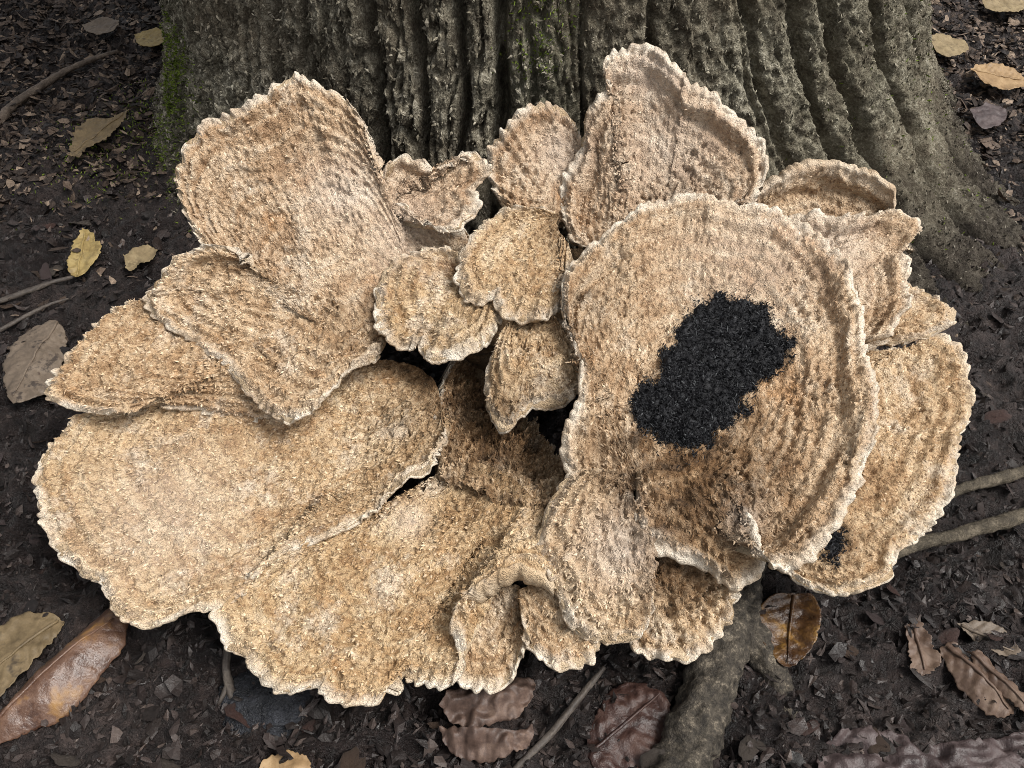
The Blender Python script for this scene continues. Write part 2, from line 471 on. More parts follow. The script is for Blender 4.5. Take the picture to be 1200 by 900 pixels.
def trunk_surface(th, z):
    """point on the bark at angle th (0 faces the lens, + to the right) and height z"""
    tw = np.where(th > np.pi, th - 2 * np.pi, th)
    fl = np.interp(tw, np.array([-180, -110, -80, -60, -42, -22, 0, 14, 28, 39, 54, 72, 100, 140, 180]) * np.pi / 180,
                   [.07, .09, .08, .09, .115, .06, .035, .05, .15, .235, .215, .13, .08, .06, .07])
    R0 = 0.392 - 0.018 * np.clip(z, -0.05, 3)
    flare = fl * np.exp(-np.clip(z + 0.02, -0.05, None) / 0.070)
    rad = R0 + flare
    P = np.stack([np.sin(th) * rad, -np.cos(th) * rad, z], -1)
    # broad buttress swells
    rad = rad + 0.012 * perlin(np.sin(th) * 3.0, np.cos(th) * 3.0, z * 1.6 + 7)
    left = sstep(0.10, -0.12, tw)
    rad0 = rad
    zf = z - flare                                 # runs on down the flare
    twist = 1.15 * np.clip(0.24 - z, -0.3, 0.16) * sstep(0.05, 0.55, tw) * sstep(1.7, 1.0, tw)
    th_true = th
    th = th - twist
    wander = 0.035 * perlin(th * 3.0, zf * 5.0, 2.0) + 0.012 * perlin(th * 9, zf * 16.0, 5.0)
    fur = 0 * th
    for (t0, w, d) in FURROWS:
        dt = (th + wander - t0 + np.pi) % (2 * np.pi) - np.pi
        ww = 0.75 * w * (1 + 0.5 * perlin(zf * 12.0, t0 * 7 + 0 * z, 1.0))
        fur = np.maximum(fur, 1.25 * d * (1 + 0.7 * perlin(zf * 9.0, t0 * 5 + 0 * z, 3.0)) * np.exp(-(dt / ww)**2 * 1.6))
    # fine cracked plates stretched up the trunk
    cx, cy = np.sin(th) * rad0, np.cos(th) * rad0
    crack = np.abs(perlin(cx / 0.015, cy / 0.015, zf / 0.085))
    fur = np.maximum(fur, (0.0075 * left + 0.0030) * sstep(0.14, 0.0, crack))
    c2 = np.abs(perlin(cx / 0.0075 + 4, cy / 0.0075, zf / 0.06))
    fur = np.maximum(fur, 0.0048 * (0.35 + 0.65 * left) * sstep(0.12, 0.0, c2))
    bumpy = 0.0030 * perlin(cx / 0.030, cy / 0.030, zf / 0.10 + 3) + (0.0014 + 0.0018 * left) * perlin(cx / 0.008, cy / 0.008, zf / 0.034 + 9)
    bumpy = bumpy - (0.0026 + 0.0024 * left) * sstep(0.15, 0.5, perlin(cx / 0.0060, cy / 0.0060, zf / (0.012 + 0.016 * left) + 5))
    bumpy = bumpy + 0.0028 * perlin(cx / 0.0045, cy / 0.0045, zf / 0.008 + 1) + 0.0016 * perlin(cx / 0.0024, cy / 0.0024, zf / 0.004)
    th = th_true
    k = flare / 0.070
    m = 1 / np.sqrt(1 + k * k)
    dv = (bumpy - fur)
    rad = rad + dv * m
    return np.stack([np.sin(th) * rad, -np.cos(th) * rad, z + dv * k * m], -1), fur

th_f = np.linspace(-1.75, 1.75, 1100)
th_b = np.linspace(1.75, 2 * np.pi - 1.75, 90)[1:-1]
TH = np.concatenate([th_f, th_b])
ZZ = np.concatenate([np.arange(-0.035, 0.05, 0.0008), np.arange(0.05, 0.42, 0.0021), 0.42 + 2.4 * np.linspace(0.004, 1, 110)**1.6])
TT, Z2 = np.meshgrid(TH, ZZ)
PT, FU = trunk_surface(TT, Z2)
xw, yw = PT[..., 0], PT[..., 1]
GREEN = np.clip(0.05 + 0.24 * sstep(0.0, 0.5, TT) * sstep(1.6, 0.9, TT) + 0.9 * np.exp(-((TT + 1.02) / 0.16)**2) * sstep(0.3, 0.0, Z2)
                + 0.7 * np.exp(-((TT + 0.02) / 0.07)**2), 0, 1)
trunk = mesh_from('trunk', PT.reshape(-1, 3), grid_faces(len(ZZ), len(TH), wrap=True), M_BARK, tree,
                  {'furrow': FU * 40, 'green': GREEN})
# bark scales on the part of the trunk one sees
n = 100000
th = RNG.uniform(-1.4, 1.35, n); z = np.where(RNG.random(n) < .3, RNG.uniform(-0.02, 0.05, n), RNG.uniform(0.0, 0.36, n))
P0, f0 = trunk_surface(th, z)
e = 0.003
Pa, _ = trunk_surface(th + e, z); Pb, _ = trunk_surface(th, z + e)
N0 = norm(np.cross(Pa - P0, Pb - P0))
N0 = norm(N0 + 0.8 * np.stack([np.sin(th), -np.cos(th), 0 * th], -1))
k = f0 < 0.007
P0, N0, th, z = P0[k], N0[k], th[k], z[k]; n = len(P0)
a = RNG.random(n) * 6.283
Dd = np.stack([np.cos(th) * np.cos(a) * .35, np.sin(th) * np.cos(a) * .35, np.sin(a)], -1)
L = (0.0010 + 0.0034 * RNG.random(n)**2.0) * np.where(th < 0, 1.25, 0.85)
Vs, Fs = scales(P0, N0, Dd, L, L * RNG.uniform(0.14, 0.38, n), RNG.uniform(-.05, 0.42, n), 0.4)
gsc = np.repeat(np.clip(0.05 + 0.25 * sstep(0, .5, th), 0, 1), 5)
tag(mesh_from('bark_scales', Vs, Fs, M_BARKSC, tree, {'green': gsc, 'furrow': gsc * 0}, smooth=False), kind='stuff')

# moss tufts: on the shaded left edge, down the seam, and on the foot
def moss(n, t0, ts, z0, z1):
    th = RNG.normal(t0, ts, n); z = RNG.uniform(z0, z1, n)
    P, f = trunk_surface(th, z)
    N = norm(np.stack([np.sin(th), -np.cos(th), 0 * th + 0.3], -1) + RNG.normal(0, 0.4, (n, 3)))
    D = norm(RNG.normal(0, 1, (n, 3)) + np.array([0, 0, 0.8]))
    L = RNG.uniform(0.0015, 0.0045, n)
    return scales(P, N, D, L, L * 0.22, RNG.uniform(0.5, 1.3, n), 0.4)
mv, mf, off = [], [], 0
for a_ in [(2600, -1.03, 0.07, 0.0, 0.14), (1500, -1.05, 0.05, 0.05, 0.12), (500, -0.03, 0.035, 0.18, 0.30), (700, -0.95, 0.12, -0.01, 0.05), (300, 0.9, 0.2, 0.0, 0.2)]:
    v_, f_ = moss(*a_)
    mv.append(v_); mf.append(f_ + off); off += len(v_)
n = 1400
gp = np.array(at(168, 165, 0.0))
x = RNG.normal(gp[0], .045, n); y = RNG.normal(gp[1], .05, n)
P = np.stack([x, y, ground_full(x, y) + .002], -1) - np.array([TC[0], TC[1], 0])
v_, f_ = scales(P, norm(RNG.normal(0, .35, (n, 3)) + np.array([0, 0, 1.])), RNG.normal(0, 1, (n, 3)), RNG.uniform(.0015, .004, n), RNG.uniform(.0004, .0009, n), RNG.uniform(.3, 1.2, n), .5)
mv.append(v_); mf.append(f_ + off); off += len(v_)
tag(mesh_from('moss', np.vstack(mv), np.vstack(mf), M_MOSS, tree, smooth=False), 'bright green moss along the left edge of the trunk', kind='stuff')

# ------------------------------------------------------------------ tubes: roots and twigs
def tube(name, pts, rad, mat, parent=None, nseg=14, step=0.003, rough=0.12, knots=0.0, flat=1.0, seed=0.0):
    C = catmull(np.asarray(pts, float), 16)
    L = np.linalg.norm(np.diff(C, axis=0), axis=1).sum()
    n = max(int(L / step), 6)
    t = np.linspace(0, 1, n)
    C, L = resample(C, t)
    T = norm(np.gradient(C, axis=0))
    up = np.array([0, 0, 1.0])
    S = norm(np.cross(T, up)); U = np.cross(S, T)
    r = np.interp(t, np.linspace(0, 1, len(rad)), rad)
    a = np.linspace(0, 2 * np.pi, nseg, endpoint=False)
    ca, sa = np.cos(a)[None, :], np.sin(a)[None, :]
    rr = r[:, None] * (1 + rough * perlin(t[:, None] * L / 0.012 + 0 * ca, ca * 1.3 + 0 * t[:, None] + seed, sa * 1.3 + 0 * t[:, None])
                       + rough * 0.6 * perlin(t[:, None] * L / 0.004 + 0 * ca, ca * 3 + 0 * t[:, None] + seed, sa * 3 + 0 * t[:, None])
                       + knots * np.clip(perlin(t[:, None] * L / 0.03 + seed + 0 * ca, 0.5, 0.5), 0, 1))
    V = C[:, None, :] + S[:, None, :] * (rr * ca)[..., None] + U[:, None, :] * (rr * sa * flat)[..., None]
    V = V.reshape(-1, 3)
    F = [grid_faces(n, nseg, wrap=True)]
    c0 = len(V)
    V = np.vstack([V, C[:1] - T[:1] * r[0] * 0.5, C[-1:] + T[-1:] * r[-1] * 0.5])
    j = np.arange(nseg)
    F.append(np.stack([np.full(nseg, c0), (j + 1) % nseg, j], -1))
    F.append(np.stack([np.full(nseg, c0 + 1), (n - 1) * nseg + j, (n - 1) * nseg + (j + 1) % nseg], -1))
    return mesh_from(name, V, F, mat, parent)

def gpts(lst):                                   # (u, v, height above the ground)
    out = []
    for u, v, h in lst:
        P = at(u, v, 0.0)
        for _ in range(3):
            P = at(u, v, ground_low(P[0], P[1]) + h)
        out.append(P)
    return np.array(out)

def local(o, parent):
    o.location = (-parent.location[0], -parent.location[1], -parent.location[2])

rt = tube('root', gpts([(770, 960, .0), (800, 895, .004), (822, 830, .008), (845, 765, .010), (862, 715, .008), (868, 640, .004), (850, 540, .0)]),
          [.017, .0165, .0155, .015, .0145, .016, .018], M_ROOT, tree, 44, 0.0015, 0.22, seed=2)
local(rt, tree)
rt2 = tube('root', gpts([(866, 700, .008), (880, 740, .006), (905, 790, .001), (930, 840, -.006)]), [.013, .010, .009, .006], M_ROOT, tree, 36, 0.0015, 0.36, seed=5)
local(rt2, tree)

# ------------------------------------------------------------------ bracket fungus
STAINS = []                                       # (pixel, height, radius, strength)
for u, v, zz, r_, s_ in [(545, 440, .075, .050, 1.1), (585, 510, .07, .05, 1.1), (560, 560, .08, .03, .6), (610, 560, .082, .03, .6), (520, 470, .085, .03, .9), (640, 560, .085, .03, .5), (800, 560, .105, .050, .9),
                         (730, 520, .11, .035, .75), (880, 560, .108, .035, .6), (850, 520, .11, .05, .7), (780, 670, .066, .030, 1.0), (430, 370, .108, .022, .7),
                         (690, 360, .14, .035, .62), (470, 470, .083, .045, .62), (440, 525, .072, .035, .45), (810, 575, .103, .06, 1.0), (740, 560, .105, .04, .8), (870, 545, .108, .04, .85), (560, 610, .08, .03, .5), (400, 400, .103, .03, .5), (660, 440, .12, .03, .45), (800, 538, .108, .022, 1.3), (755, 512, .112, .016, 1.2), (845, 515, .112, .018, 1.1), (880, 480, .118, .018, 1.0), (765, 440, .122, .012, .8), (915, 420, .13, .012, .8), (830, 548, .106, .016, 1.2), (700, 430, .128, .03, .45), (970, 640, .065, .030, .75), (800, 240, .15, .028, .6), (600, 720, .052, .03, .55),
                         (985, 240, .148, .03, .45), (660, 290, .135, .022, .6), (640, 410, .11, .03, .4), (560, 230, .14, .03, .3), (560, 640, .08, .018, .5),
                         (1040, 390, .11, .02, .5), (250, 420, .1, .012, .5), (680, 720, .06, .02, .4), (310, 230, .15, .03, .35), (370, 540, .066, .03, .25)]:
    STAINS.append((at(u, v, zz), r_, s_))
PALES = []
for u, v, zz, r_, s_ in [(412, 235, .145, .028, .75), (470, 280, .13, .03, .45), (660, 175, .165, .022, .5), (735, 640, .09, .025, .6), (770, 70, .22, .03, .6), (480, 610, .065, .012, .4),
                         (870, 600, .1, .012, .8), (790, 170, .18, .04, .35), (190, 600, .055, .05, .3), (980, 280, .14, .03, .5), (880, 300, .15, .05, .3)]:
    PALES.append((at(u, v, zz), r_, s_))

def field(P, blobs):
    out = np.zeros(P.shape[:-1])
    for c, r, s in blobs:
        out = np.maximum(out, s * np.exp(-((np.linalg.norm(P - c, axis=-1) / r)**2)))
    return out

fungus = empty('bracket_fungus', (0.0, 0.46, 0.0))
tag(fungus, 'large ruffled tan bracket fungus growing in overlapping tiers from the tree base', 'fungus')
FO = np.array([0.0, 0.46, 0.0])
CAPS = {}

def inside(u, v, poly):
    c = np.zeros(u.shape, bool)
    for (x1, y1), (x2, y2) in zip(poly, poly[1:] + poly[:1]):
        c ^= ((y1 > v) != (y2 > v)) & (u < (x2 - x1) * (v - y1) / (y2 - y1 + 1e-9) + x1)
    return c
def poly_world(poly, top):                        # outline pixels laid onto the cap itself
    out = []
    T = top[::3, ::3].reshape(-1, 3)
    for q in poly:
        z_ = 0.12
        for _ in range(10):
            c = at(q[0], q[1], z_)
            k = np.argmin((T[:, 0] - c[0])**2 + (T[:, 1] - c[1])**2)
            z_ = 0.5 * z_ + 0.5 * T[k, 2]
        out.append(tuple(at(q[0], q[1], z_)[:2]))
    return out

BLACK = [(815, 352), (840, 344), (870, 347), (892, 350), (905, 362), (912, 380), (925, 390), (932, 405), (922, 425), (908, 438), (890, 452), (872, 462), (880, 476), (860, 490), (840, 505),
         (828, 520), (810, 530), (790, 524), (768, 515), (752, 500), (742, 480), (740, 465), (755, 452), (768, 440), (775, 420), (785, 402), (798, 385), (802, 365)]
ROT = [(956, 640), (966, 622), (984, 616), (993, 630), (991, 650), (984, 664), (968, 662)]
def cap(rim, root, bow=0.0, rr=0.0016, scallop=0.0016, lam=0.011, res=0.0011, rough=1.0, zones=1.0, wave=1.0, dens=0.27, label=None, seed=0.0, name='cap', warm=0.5, grooves=(), bare=None, pleat=0.0, grime=0.75):
    rimp = np.array([list(at(c[0], c[1], c[2])) + [c[3] if len(c) > 3 else rr] for c in rim])
    rootp = np.array([at(*c[:3]) for c in root])
    Rc = catmull(rimp, 14); Oc = catmull(rootp, 14)
    _, Lr = resample(Rc, np.array([0., 1.]))
    nt = max(int(Lr / res), 24)
    t = np.linspace(0, 1, nt)
    Rt, Lr = resample(Rc, t); Ot, _ = resample(Oc, t)
    rad = Rt[:, 3]; Rt = Rt[:, :3]
    ln = np.linalg.norm(Rt - Ot, axis=1)
    ns = max(int(np.percentile(ln, 75) / res), 12)
    s = np.linspace(0, 1, ns)
    arc = t * Lr
    # crenate margin
    ph = arc / lam + 1.6 * perlin(arc / 0.03 + seed, 0.3, seed)
    ext = scallop * (np.abs(np.sin(np.pi * ph)) - 0.55) * (1 + 0.8 * perlin(arc / 0.02, 4.2, seed)) + 0.0016 * perlin(arc / 0.006, 1.1, seed) + 0.0022 * perlin(arc / 0.022, 7.1, seed)
    S = s[:, None]
    Sx = S + (ext / np.maximum(ln, 0.01))[None, :] * sstep(0.75, 1.0, S)
    base = Ot[None] + (Rt - Ot)[None] * Sx[..., None]
    edge = (1 - S) * ln[None, :]
    def normals(B):
        dt = np.gradient(B, axis=1); ds = np.gradient(B, axis=0)
        n_ = np.cross(ds, dt)
        n_ = norm(n_)
        # outward is the side nearer the sky / the lens
        ref = n_[ns // 2:].mean((0, 1))
        if ref[2] - 0.4 * ref[1] < 0: n_ = -n_; ref = -ref
        n_ = np.where((n_ @ norm(ref + np.array([0, -.15, .25])))[..., None] < 0, -n_, n_)
        return n_, norm(dt), norm(ds)
    N, Td, Sd = normals(base)
    Nm = norm(N[ns // 3:].mean((0, 1)) + np.array([0, -.1, .3]))
    N = norm(N + 0.6 * Nm)
    disp = bow * np.sin(np.pi * S) * np.ones((1, nt))
    env = np.exp(-edge / 0.055)
    wz = edge + 0.005 * pn(base, 0.03, seed) + 0.003 * np.sin(arc / 0.02)[None, :]
    disp = disp + zones * 0.0016 * env * np.sin(wz / 0.0105 * 2 * np.pi + seed) + zones * 0.0011 * env * perlin(wz / 0.006, arc[None, :] / 0.05 + 0 * wz, seed)
    disp = disp + wave * sstep(0.25, 1.0, S) * (0.0045 * perlin(arc / 0.045, 2.0, seed) + 0.0030 * perlin(arc / 0.017, 5.0, seed) * sstep(0.025, 0.0, edge))
    disp = disp + 0.0045 * pn(base, 0.045, seed) * np.minimum(1, edge / 0.02)
    pmask = 0.25 + 1.1 * sstep(-0.25, 0.45, pn(base, 0.034, seed + 17))
    g1 = pn(base, 0.011, seed + 2); g2 = pn(base, 0.0046, seed + 5); g3 = pn(base, 0.0026, seed + 8)
    rgh = rough * (0.8 + 0.5 * field(base, STAINS))
    disp = disp + rgh * (0.0018 * g1 * (0.5 + pmask) + 0.0014 * g2 + 0.0012 * g3)
    # radial fibrous ridges
    disp = disp + rgh * 0.0016 * perlin(arc[None, :] / 0.0034 + 0 * edge, edge / 0.014, seed + 3) * sstep(0.3, 0.9, np.linalg.norm(np.gradient(base, axis=1), axis=-1) / res)
    if pleat:
        pp = arc / 0.016 + 1.2 * perlin(arc / 0.04, 6.1, seed)
        disp = disp + pleat * np.sin(2 * np.pi * pp)[None, :] * sstep(0.15, 0.9, S) * (0.6 + 0.4 * sstep(0.03, 0.0, edge))
    # the margin rolls over
    disp = disp - 0.0030 * np.exp(-(edge / 0.0035)**2)
    # beads along the margin, and the raised rings inside it
    disp = disp + 0.0022 * np.clip(1.6 - rad / 0.004, 0.1, 1)[None, :] * (scallop / 0.0016) * (np.abs(np.sin(np.pi * ph)) - 0.5)[None, :] * np.exp(-edge / 0.006)
    for (ge, ga, gw) in grooves:
        ww = edge + 0.006 * perlin(arc / 0.06, 3.3, seed)[None, :] + 0.0025 * pn(base, 0.012, seed)
        disp = disp + ga * np.exp(-((ww - ge) / gw)**2) * (1 + 0.7 * perlin(arc / 0.05, 8.3, seed))[None, :]
    # sharp pits between the fibres
    pit = 0.9 * sstep(0.10, 0.5, pn(base, 0.0034, seed + 11)) + 0.45 * sstep(0.2, 0.55, pn(base, 0.0075 , seed + 13))
    pit = pit * pmask
    disp = disp - rgh * 0.0026 * pit
    lip = (sstep(.0034, .0044, rad)[None, :] * sstep(0.007, 0.001, edge))
    disp = disp * (1 - 0.7 * lip) + 0.7 * lip * bow * np.sin(np.pi * S)
    top = base + N * disp[..., None]
    N2, Td, Sd = normals(top)
    thick = 2 * rad[None, :] + (0.006 * (1 - S)) * np.minimum(1, ln / 0.06)[None, :]
    rimrows = []
    out_dir = norm(Rt - Ot)
    Nr = norm(N2[-6:].mean(0) * 0.3 + Nm)
    for a_ in (0.6, 1.2, 1.8, 2.4, 3.0):
        rimrows.append(top[-1] + out_dir * (rad * np.sin(a_))[:, None] - Nr * (rad * (1 + 1.1 * lip[-1]) * (1 - np.cos(a_)))[:, None])
    nb = max(ns // 4, 5)
    sb = np.linspace(1, 0, nb)
    idx = np.clip((sb * (ns - 1)).astype(int), 0, ns - 1)
    smooth_top = base + N * (bow * np.sin(np.pi * S) + wave * sstep(0.25, 1.0, S) * 0.0045 * perlin(arc / 0.045, 2.0, seed))[..., None]
    bot = smooth_top[idx] - Nm * (thick[idx] + 0.0040 * (1 - sb[:, None]**4))[..., None]
    V = np.concatenate([top, np.array(rimrows), bot], 0)
    nr = len(V)
    under = np.concatenate([np.zeros((ns, nt)), np.linspace(0.15, 1, 5)[:, None] * np.ones((1, nt)), np.ones((nb, nt))], 0)
    ed = np.concatenate([edge + 0.006 * lip, np.zeros((5, nt)) + 0.006 * lip[-1:], np.broadcast_to(edge[idx], (nb, nt))], 0)
    ar = np.broadcast_to(arc[None, :] + seed * 0.37, (nr, nt))
    F = [grid_faces(nr, nt)]
    # close the two flanks and the root
    for jcol, flip in ((0, False), (nt - 1, True)):
        tcol = np.arange(ns) ; 
        bcol = ns + 5 + np.round((1 - tcol / (ns - 1)) * (nb - 1)).astype(int)
        q = np.stack([tcol[:-1] * nt + jcol, tcol[1:] * nt + jcol, bcol[1:] * nt + jcol, bcol[:-1] * nt + jcol], -1)
        tri = q[bcol[1:] == bcol[:-1]][:, :3]; qd = q[bcol[1:] != bcol[:-1]]
        if len(tri): F.append(tri[:, ::-1] if flip else tri)
        if len(qd): F.append(qd[:, ::-1] if flip else qd)
    Vw = V.reshape(-1, 3)
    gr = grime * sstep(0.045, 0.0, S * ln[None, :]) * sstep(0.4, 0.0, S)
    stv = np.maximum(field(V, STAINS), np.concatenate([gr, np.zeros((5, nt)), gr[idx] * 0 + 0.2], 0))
    o = mesh_from(name, Vw - FO, F, M_FUNGUS, fungus,
                  {'edge': ed, 'arc': ar, 'under': under, 'stain_shade': stv, 'pale': np.maximum(field(V, PALES), np.concatenate([lip * 0, np.zeros((5 + nb, nt))], 0)), 'warm': np.full(V.shape[:2], warm)})
    if label: o['label'] = label
    # tufts
    Ta = top[:-1, :-1]
    area = np.linalg.norm(np.cross(top[1:, :-1] - Ta, top[:-1, 1:] - Ta), axis=-1).ravel()
    cnt = int(area.sum() * 1e6 * dens)
    if cnt > 10:
        pk = RNG.choice(len(area), cnt, p=area / area.sum())
        i, j = pk // (nt - 1), pk % (nt - 1)
        fx, fy = RNG.random((cnt, 1)), RNG.random((cnt, 1))
        P = top[i, j] * (1 - fx) * (1 - fy) + top[i + 1, j] * fx * (1 - fy) + top[i, j + 1] * (1 - fx) * fy + top[i + 1, j + 1] * fx * fy
        ok = RNG.random(cnt) > lip[i, j] * 1.3
        P, i, j = P[ok], i[ok], j[ok]; cnt = len(P)
        if bare is not None:
            pw = poly_world(bare, top)
            ok = ~inside(P[:, 0], P[:, 1], pw)
            P, i, j = P[ok], i[ok], j[ok]; cnt = len(P)
        nn = norm(N2[i, j] + 0.5 * N[i, j])
        L = 0.0009 + 0.0024 * RNG.random(cnt)**1.7
        fib = RNG.random(cnt) < 0.22
        L = L * np.where(edge[i, j] < 0.004, 0.6, 1.0)
        Vt, Ft = scales(P, nn, Sd[i, j], L, L * np.where(fib, RNG.uniform(0.08, 0.18, cnt), RNG.uniform(0.15, 0.36, cnt)), np.where(fib, RNG.uniform(0.1, 0.6, cnt), RNG.uniform(-.08, 0.30, cnt)), 0.7)
        rp = lambda x: np.repeat(x, 5)
        tf = mesh_from('tufts', Vt - FO, Ft, M_TUFT, o,
                       {'edge': rp(edge[i, j]), 'arc': rp(arc[j] + seed * .37), 'stain_shade': rp(np.maximum(field(P, STAINS), gr[i, j])), 'pale': rp(field(P, PALES)), 'warm': rp(np.full(cnt, warm))}, smooth=False)
        tag(tf, kind='stuff')
    return o, top, N2, Sd, edge

# back tiers first
cap([(690, 290, .130), (676, 281, .132), (661, 253, .138), (661, 212, .150), (676, 181, .165), (683, 151, .180), (683, 136, .187), (698, 117, .198), (714, 98, .207),
     (708, 76, .216), (721, 59, .222), (751, 53, .224), (772, 62, .222), (800, 83, .216), (806, 94, .213), (834, 112, .207), (844, 121, .204), (875, 146, .194),
     (894, 174, .183), (895, 196, .175), (890, 219, .166), (871, 235, .158), (840, 260, .146)],
    [(705, 292, .130), (740, 295, .129), (780, 295, .129), (805, 292, .131)], -.006, label='tall upright cap leaning against the bark', seed=1.3, wave=1.2, rr=.003, warm=0.0, scallop=.0017, grooves=[(.020, -.0035, .004), (.011, .0025, .006)])
cap([(684, 165, .166), (672, 136, .178), (649, 121, .184), (627, 119, .185), (608, 132, .180), (589, 155, .172), (574, 174, .164), (572, 204, .154), (581, 227, .145), (600, 248, .138)],
    [(680, 240, .137), (662, 258, .134), (640, 264, .132)], -.003, seed=2.1, wave=1.6, warm=0.1, scallop=.0020, pleat=.0020)
cap([(565, 275, .128), (520, 262, .138), (485, 240, .148), (455, 212, .162), (442, 193, .175), (435, 174, .185), (425, 146, .195), (404, 117, .205), (382, 102, .210), (359, 93, .213), (340, 87, .213),
     (321, 102, .208), (302, 115, .203), (272, 130, .197), (242, 142, .190), (219, 163, .180), (208, 185, .172), (202, 208, .163), (210, 234, .152), (223, 261, .143),
     (234, 282, .137), (246, 297, .129), (258, 318, .120)],
    [(545, 310, .112), (490, 350, .106), (440, 390, .102), (390, 385, .103), (330, 355, .110)], -.004, label='broad fan cap with a beaded edge rising highest beside the mossy trunk', seed=3.7, wave=1.0, scallop=.0030, lam=.013, warm=0.2, grooves=[(.011, .0022, .003), (.023, .0020, .003), (.037, .0016, .004)])
cap([(438, 244, .150), (468, 236, .155), (491, 257, .152), (521, 268, .150), (547, 257, .153), (563, 238, .158), (556, 219, .163), (572, 200, .170), (563, 181, .176), (544, 181, .177),
     (525, 194, .172), (506, 196, .172), (479, 181, .177), (460, 189, .175), (450, 208, .168), (436, 225, .160)],
    [(441, 240, .152), (444, 236, .154), (446, 230, .157)], -.005, label='small saddle-shaped frilled cap', seed=4.4, wave=.8, res=.001, warm=0.0, scallop=.0024, pleat=.0014)
cap([(880, 240, .143), (886, 230, .150), (916, 212, .158), (946, 196, .164), (980, 195, .165), (1014, 204, .161), (1037, 219, .155), (1048, 232, .150), (1046, 250, .142)],
    [(900, 268, .128), (950, 278, .125), (1000, 278, .125), (1030, 268, .130)], -.012, seed=5.2, rr=.004, wave=.9, warm=.3, grooves=[(.014, -.004, .005)])
cap([(925, 252, .146), (960, 249, .150), (992, 252, .150), (1025, 250, .148), (1052, 245, .146), (1072, 252, .143), (1082, 262, .140), (1071, 280, .135), (1061, 290, .131), (1064, 306, .128),
     (1066, 329, .123), (1062, 360, .118), (1040, 395, .112)],
    [(920, 320, .130), (940, 370, .120), (980, 400, .110)], -.004, seed=6.3, rr=.003, wave=1.6, warm=.2, pleat=.0016, grooves=[(.012, .003, .004), (.024, -.002, .004)])
cap([(1040, 322, .110), (1065, 329, .112), (1090, 337, .113), (1116, 356, .111), (1120, 371, .109), (1105, 384, .106), (1075, 393, .104), (1033, 405, .101), (1005, 416, .098)],
    [(1000, 325, .112), (985, 370, .106), (975, 405, .100)], .0, seed=7.9, wave=1.6, pleat=.0016)
hcap, htop, hN, hS, hE = cap([(985, 408, .098), (1052, 407, .096), (1098, 390, .098), (1113, 393, .098), (1128, 405, .096), (1139, 439, .092), (1145, 465, .088), (1141, 488, .085), (1124, 510, .084), (1121, 537, .081),
     (1117, 570, .077), (1098, 605, .072), (1086, 622, .070), (1071, 634, .068), (1054, 648, .066), (1048, 670, .063), (1022, 685, .061), (992, 697, .060), (965, 692, .060), (950, 687, .061),
     (931, 673, .064), (918, 655, .068)],
    [(930, 450, .092), (900, 520, .088), (885, 600, .078)], -.004, bare=ROT, label='wide lower cap on the far right with a small dark rot patch', seed=8.6, warm=.6)
# left tiers
capD = cap([(330, 470, .070), (230, 466, .066), (150, 474, .063), (87, 488, .060), (68, 507, .058), (49, 529, .056), (41, 552, .055), (42, 582, .053), (49, 613, .051), (57, 632, .050),
     (76, 655, .049), (95, 671, .048), (117, 680, .047), (121, 690, .047), (129, 707, .046), (147, 723, .046), (170, 731, .046), (197, 724, .047), (223, 715, .048), (253, 711, .050),
     (272, 700, .052), (302, 664, .057), (344, 638, .062), (378, 628, .064), (431, 602, .070, .0012), (457, 571, .079, .0010), (480, 556, .084, .0010), (498, 548, .087, .0010), (508, 526, .090, .0012), (512, 500, .089)],
    [(430, 420, .080), (470, 425, .080), (505, 440, .079), (516, 470, .082)], -.008, label='broad dished cap, the widest of the low tier', seed=9.1, warm=.75, scallop=.0016, grime=.9, wave=1.4, grooves=[(.010, .0014, .003), (.020, .0012, .003), (.032, .0010, .003)])
cap([(190, 365, .100), (166, 350, .101), (144, 354, .097), (125, 365, .094), (102, 390, .090), (81, 412, .087), (60, 446, .080), (55, 461, .078), (68, 471, .078), (91, 477, .078),
     (125, 484, .078), (151, 479, .076), (172, 474, .070), (215, 480, .064), (270, 490, .061), (312, 496, .060)],
    [(250, 380, .100), (290, 402, .096), (340, 445, .084)], -.001, seed=10.4, rough=1.5, warm=.5, grime=.4, scallop=.0024, grooves=[(.012, .003, .005), (.022, -.002, .004)])
cap([(286, 302, .136), (272, 291, .138), (246, 288, .137), (223, 293, .134), (197, 304, .128), (176, 336, .116), (166, 350, .108), (178, 369, .101), (200, 386, .0975), (227, 402, .0955),
     (262, 425, .0925), (287, 459, .088), (314, 480, .087), (325, 488, .087), (340, 490, .088), (363, 480, .094), (385, 461, .097), (400, 442, .100), (412, 431, .101), (444, 412, .103)],
    [(310, 325, .122), (345, 340, .118), (400, 355, .114), (455, 375, .108)], -.003, seed=11.2, rough=1.2, warm=.4, grooves=[(.012, .003, .005), (.022, -.003, .004)])
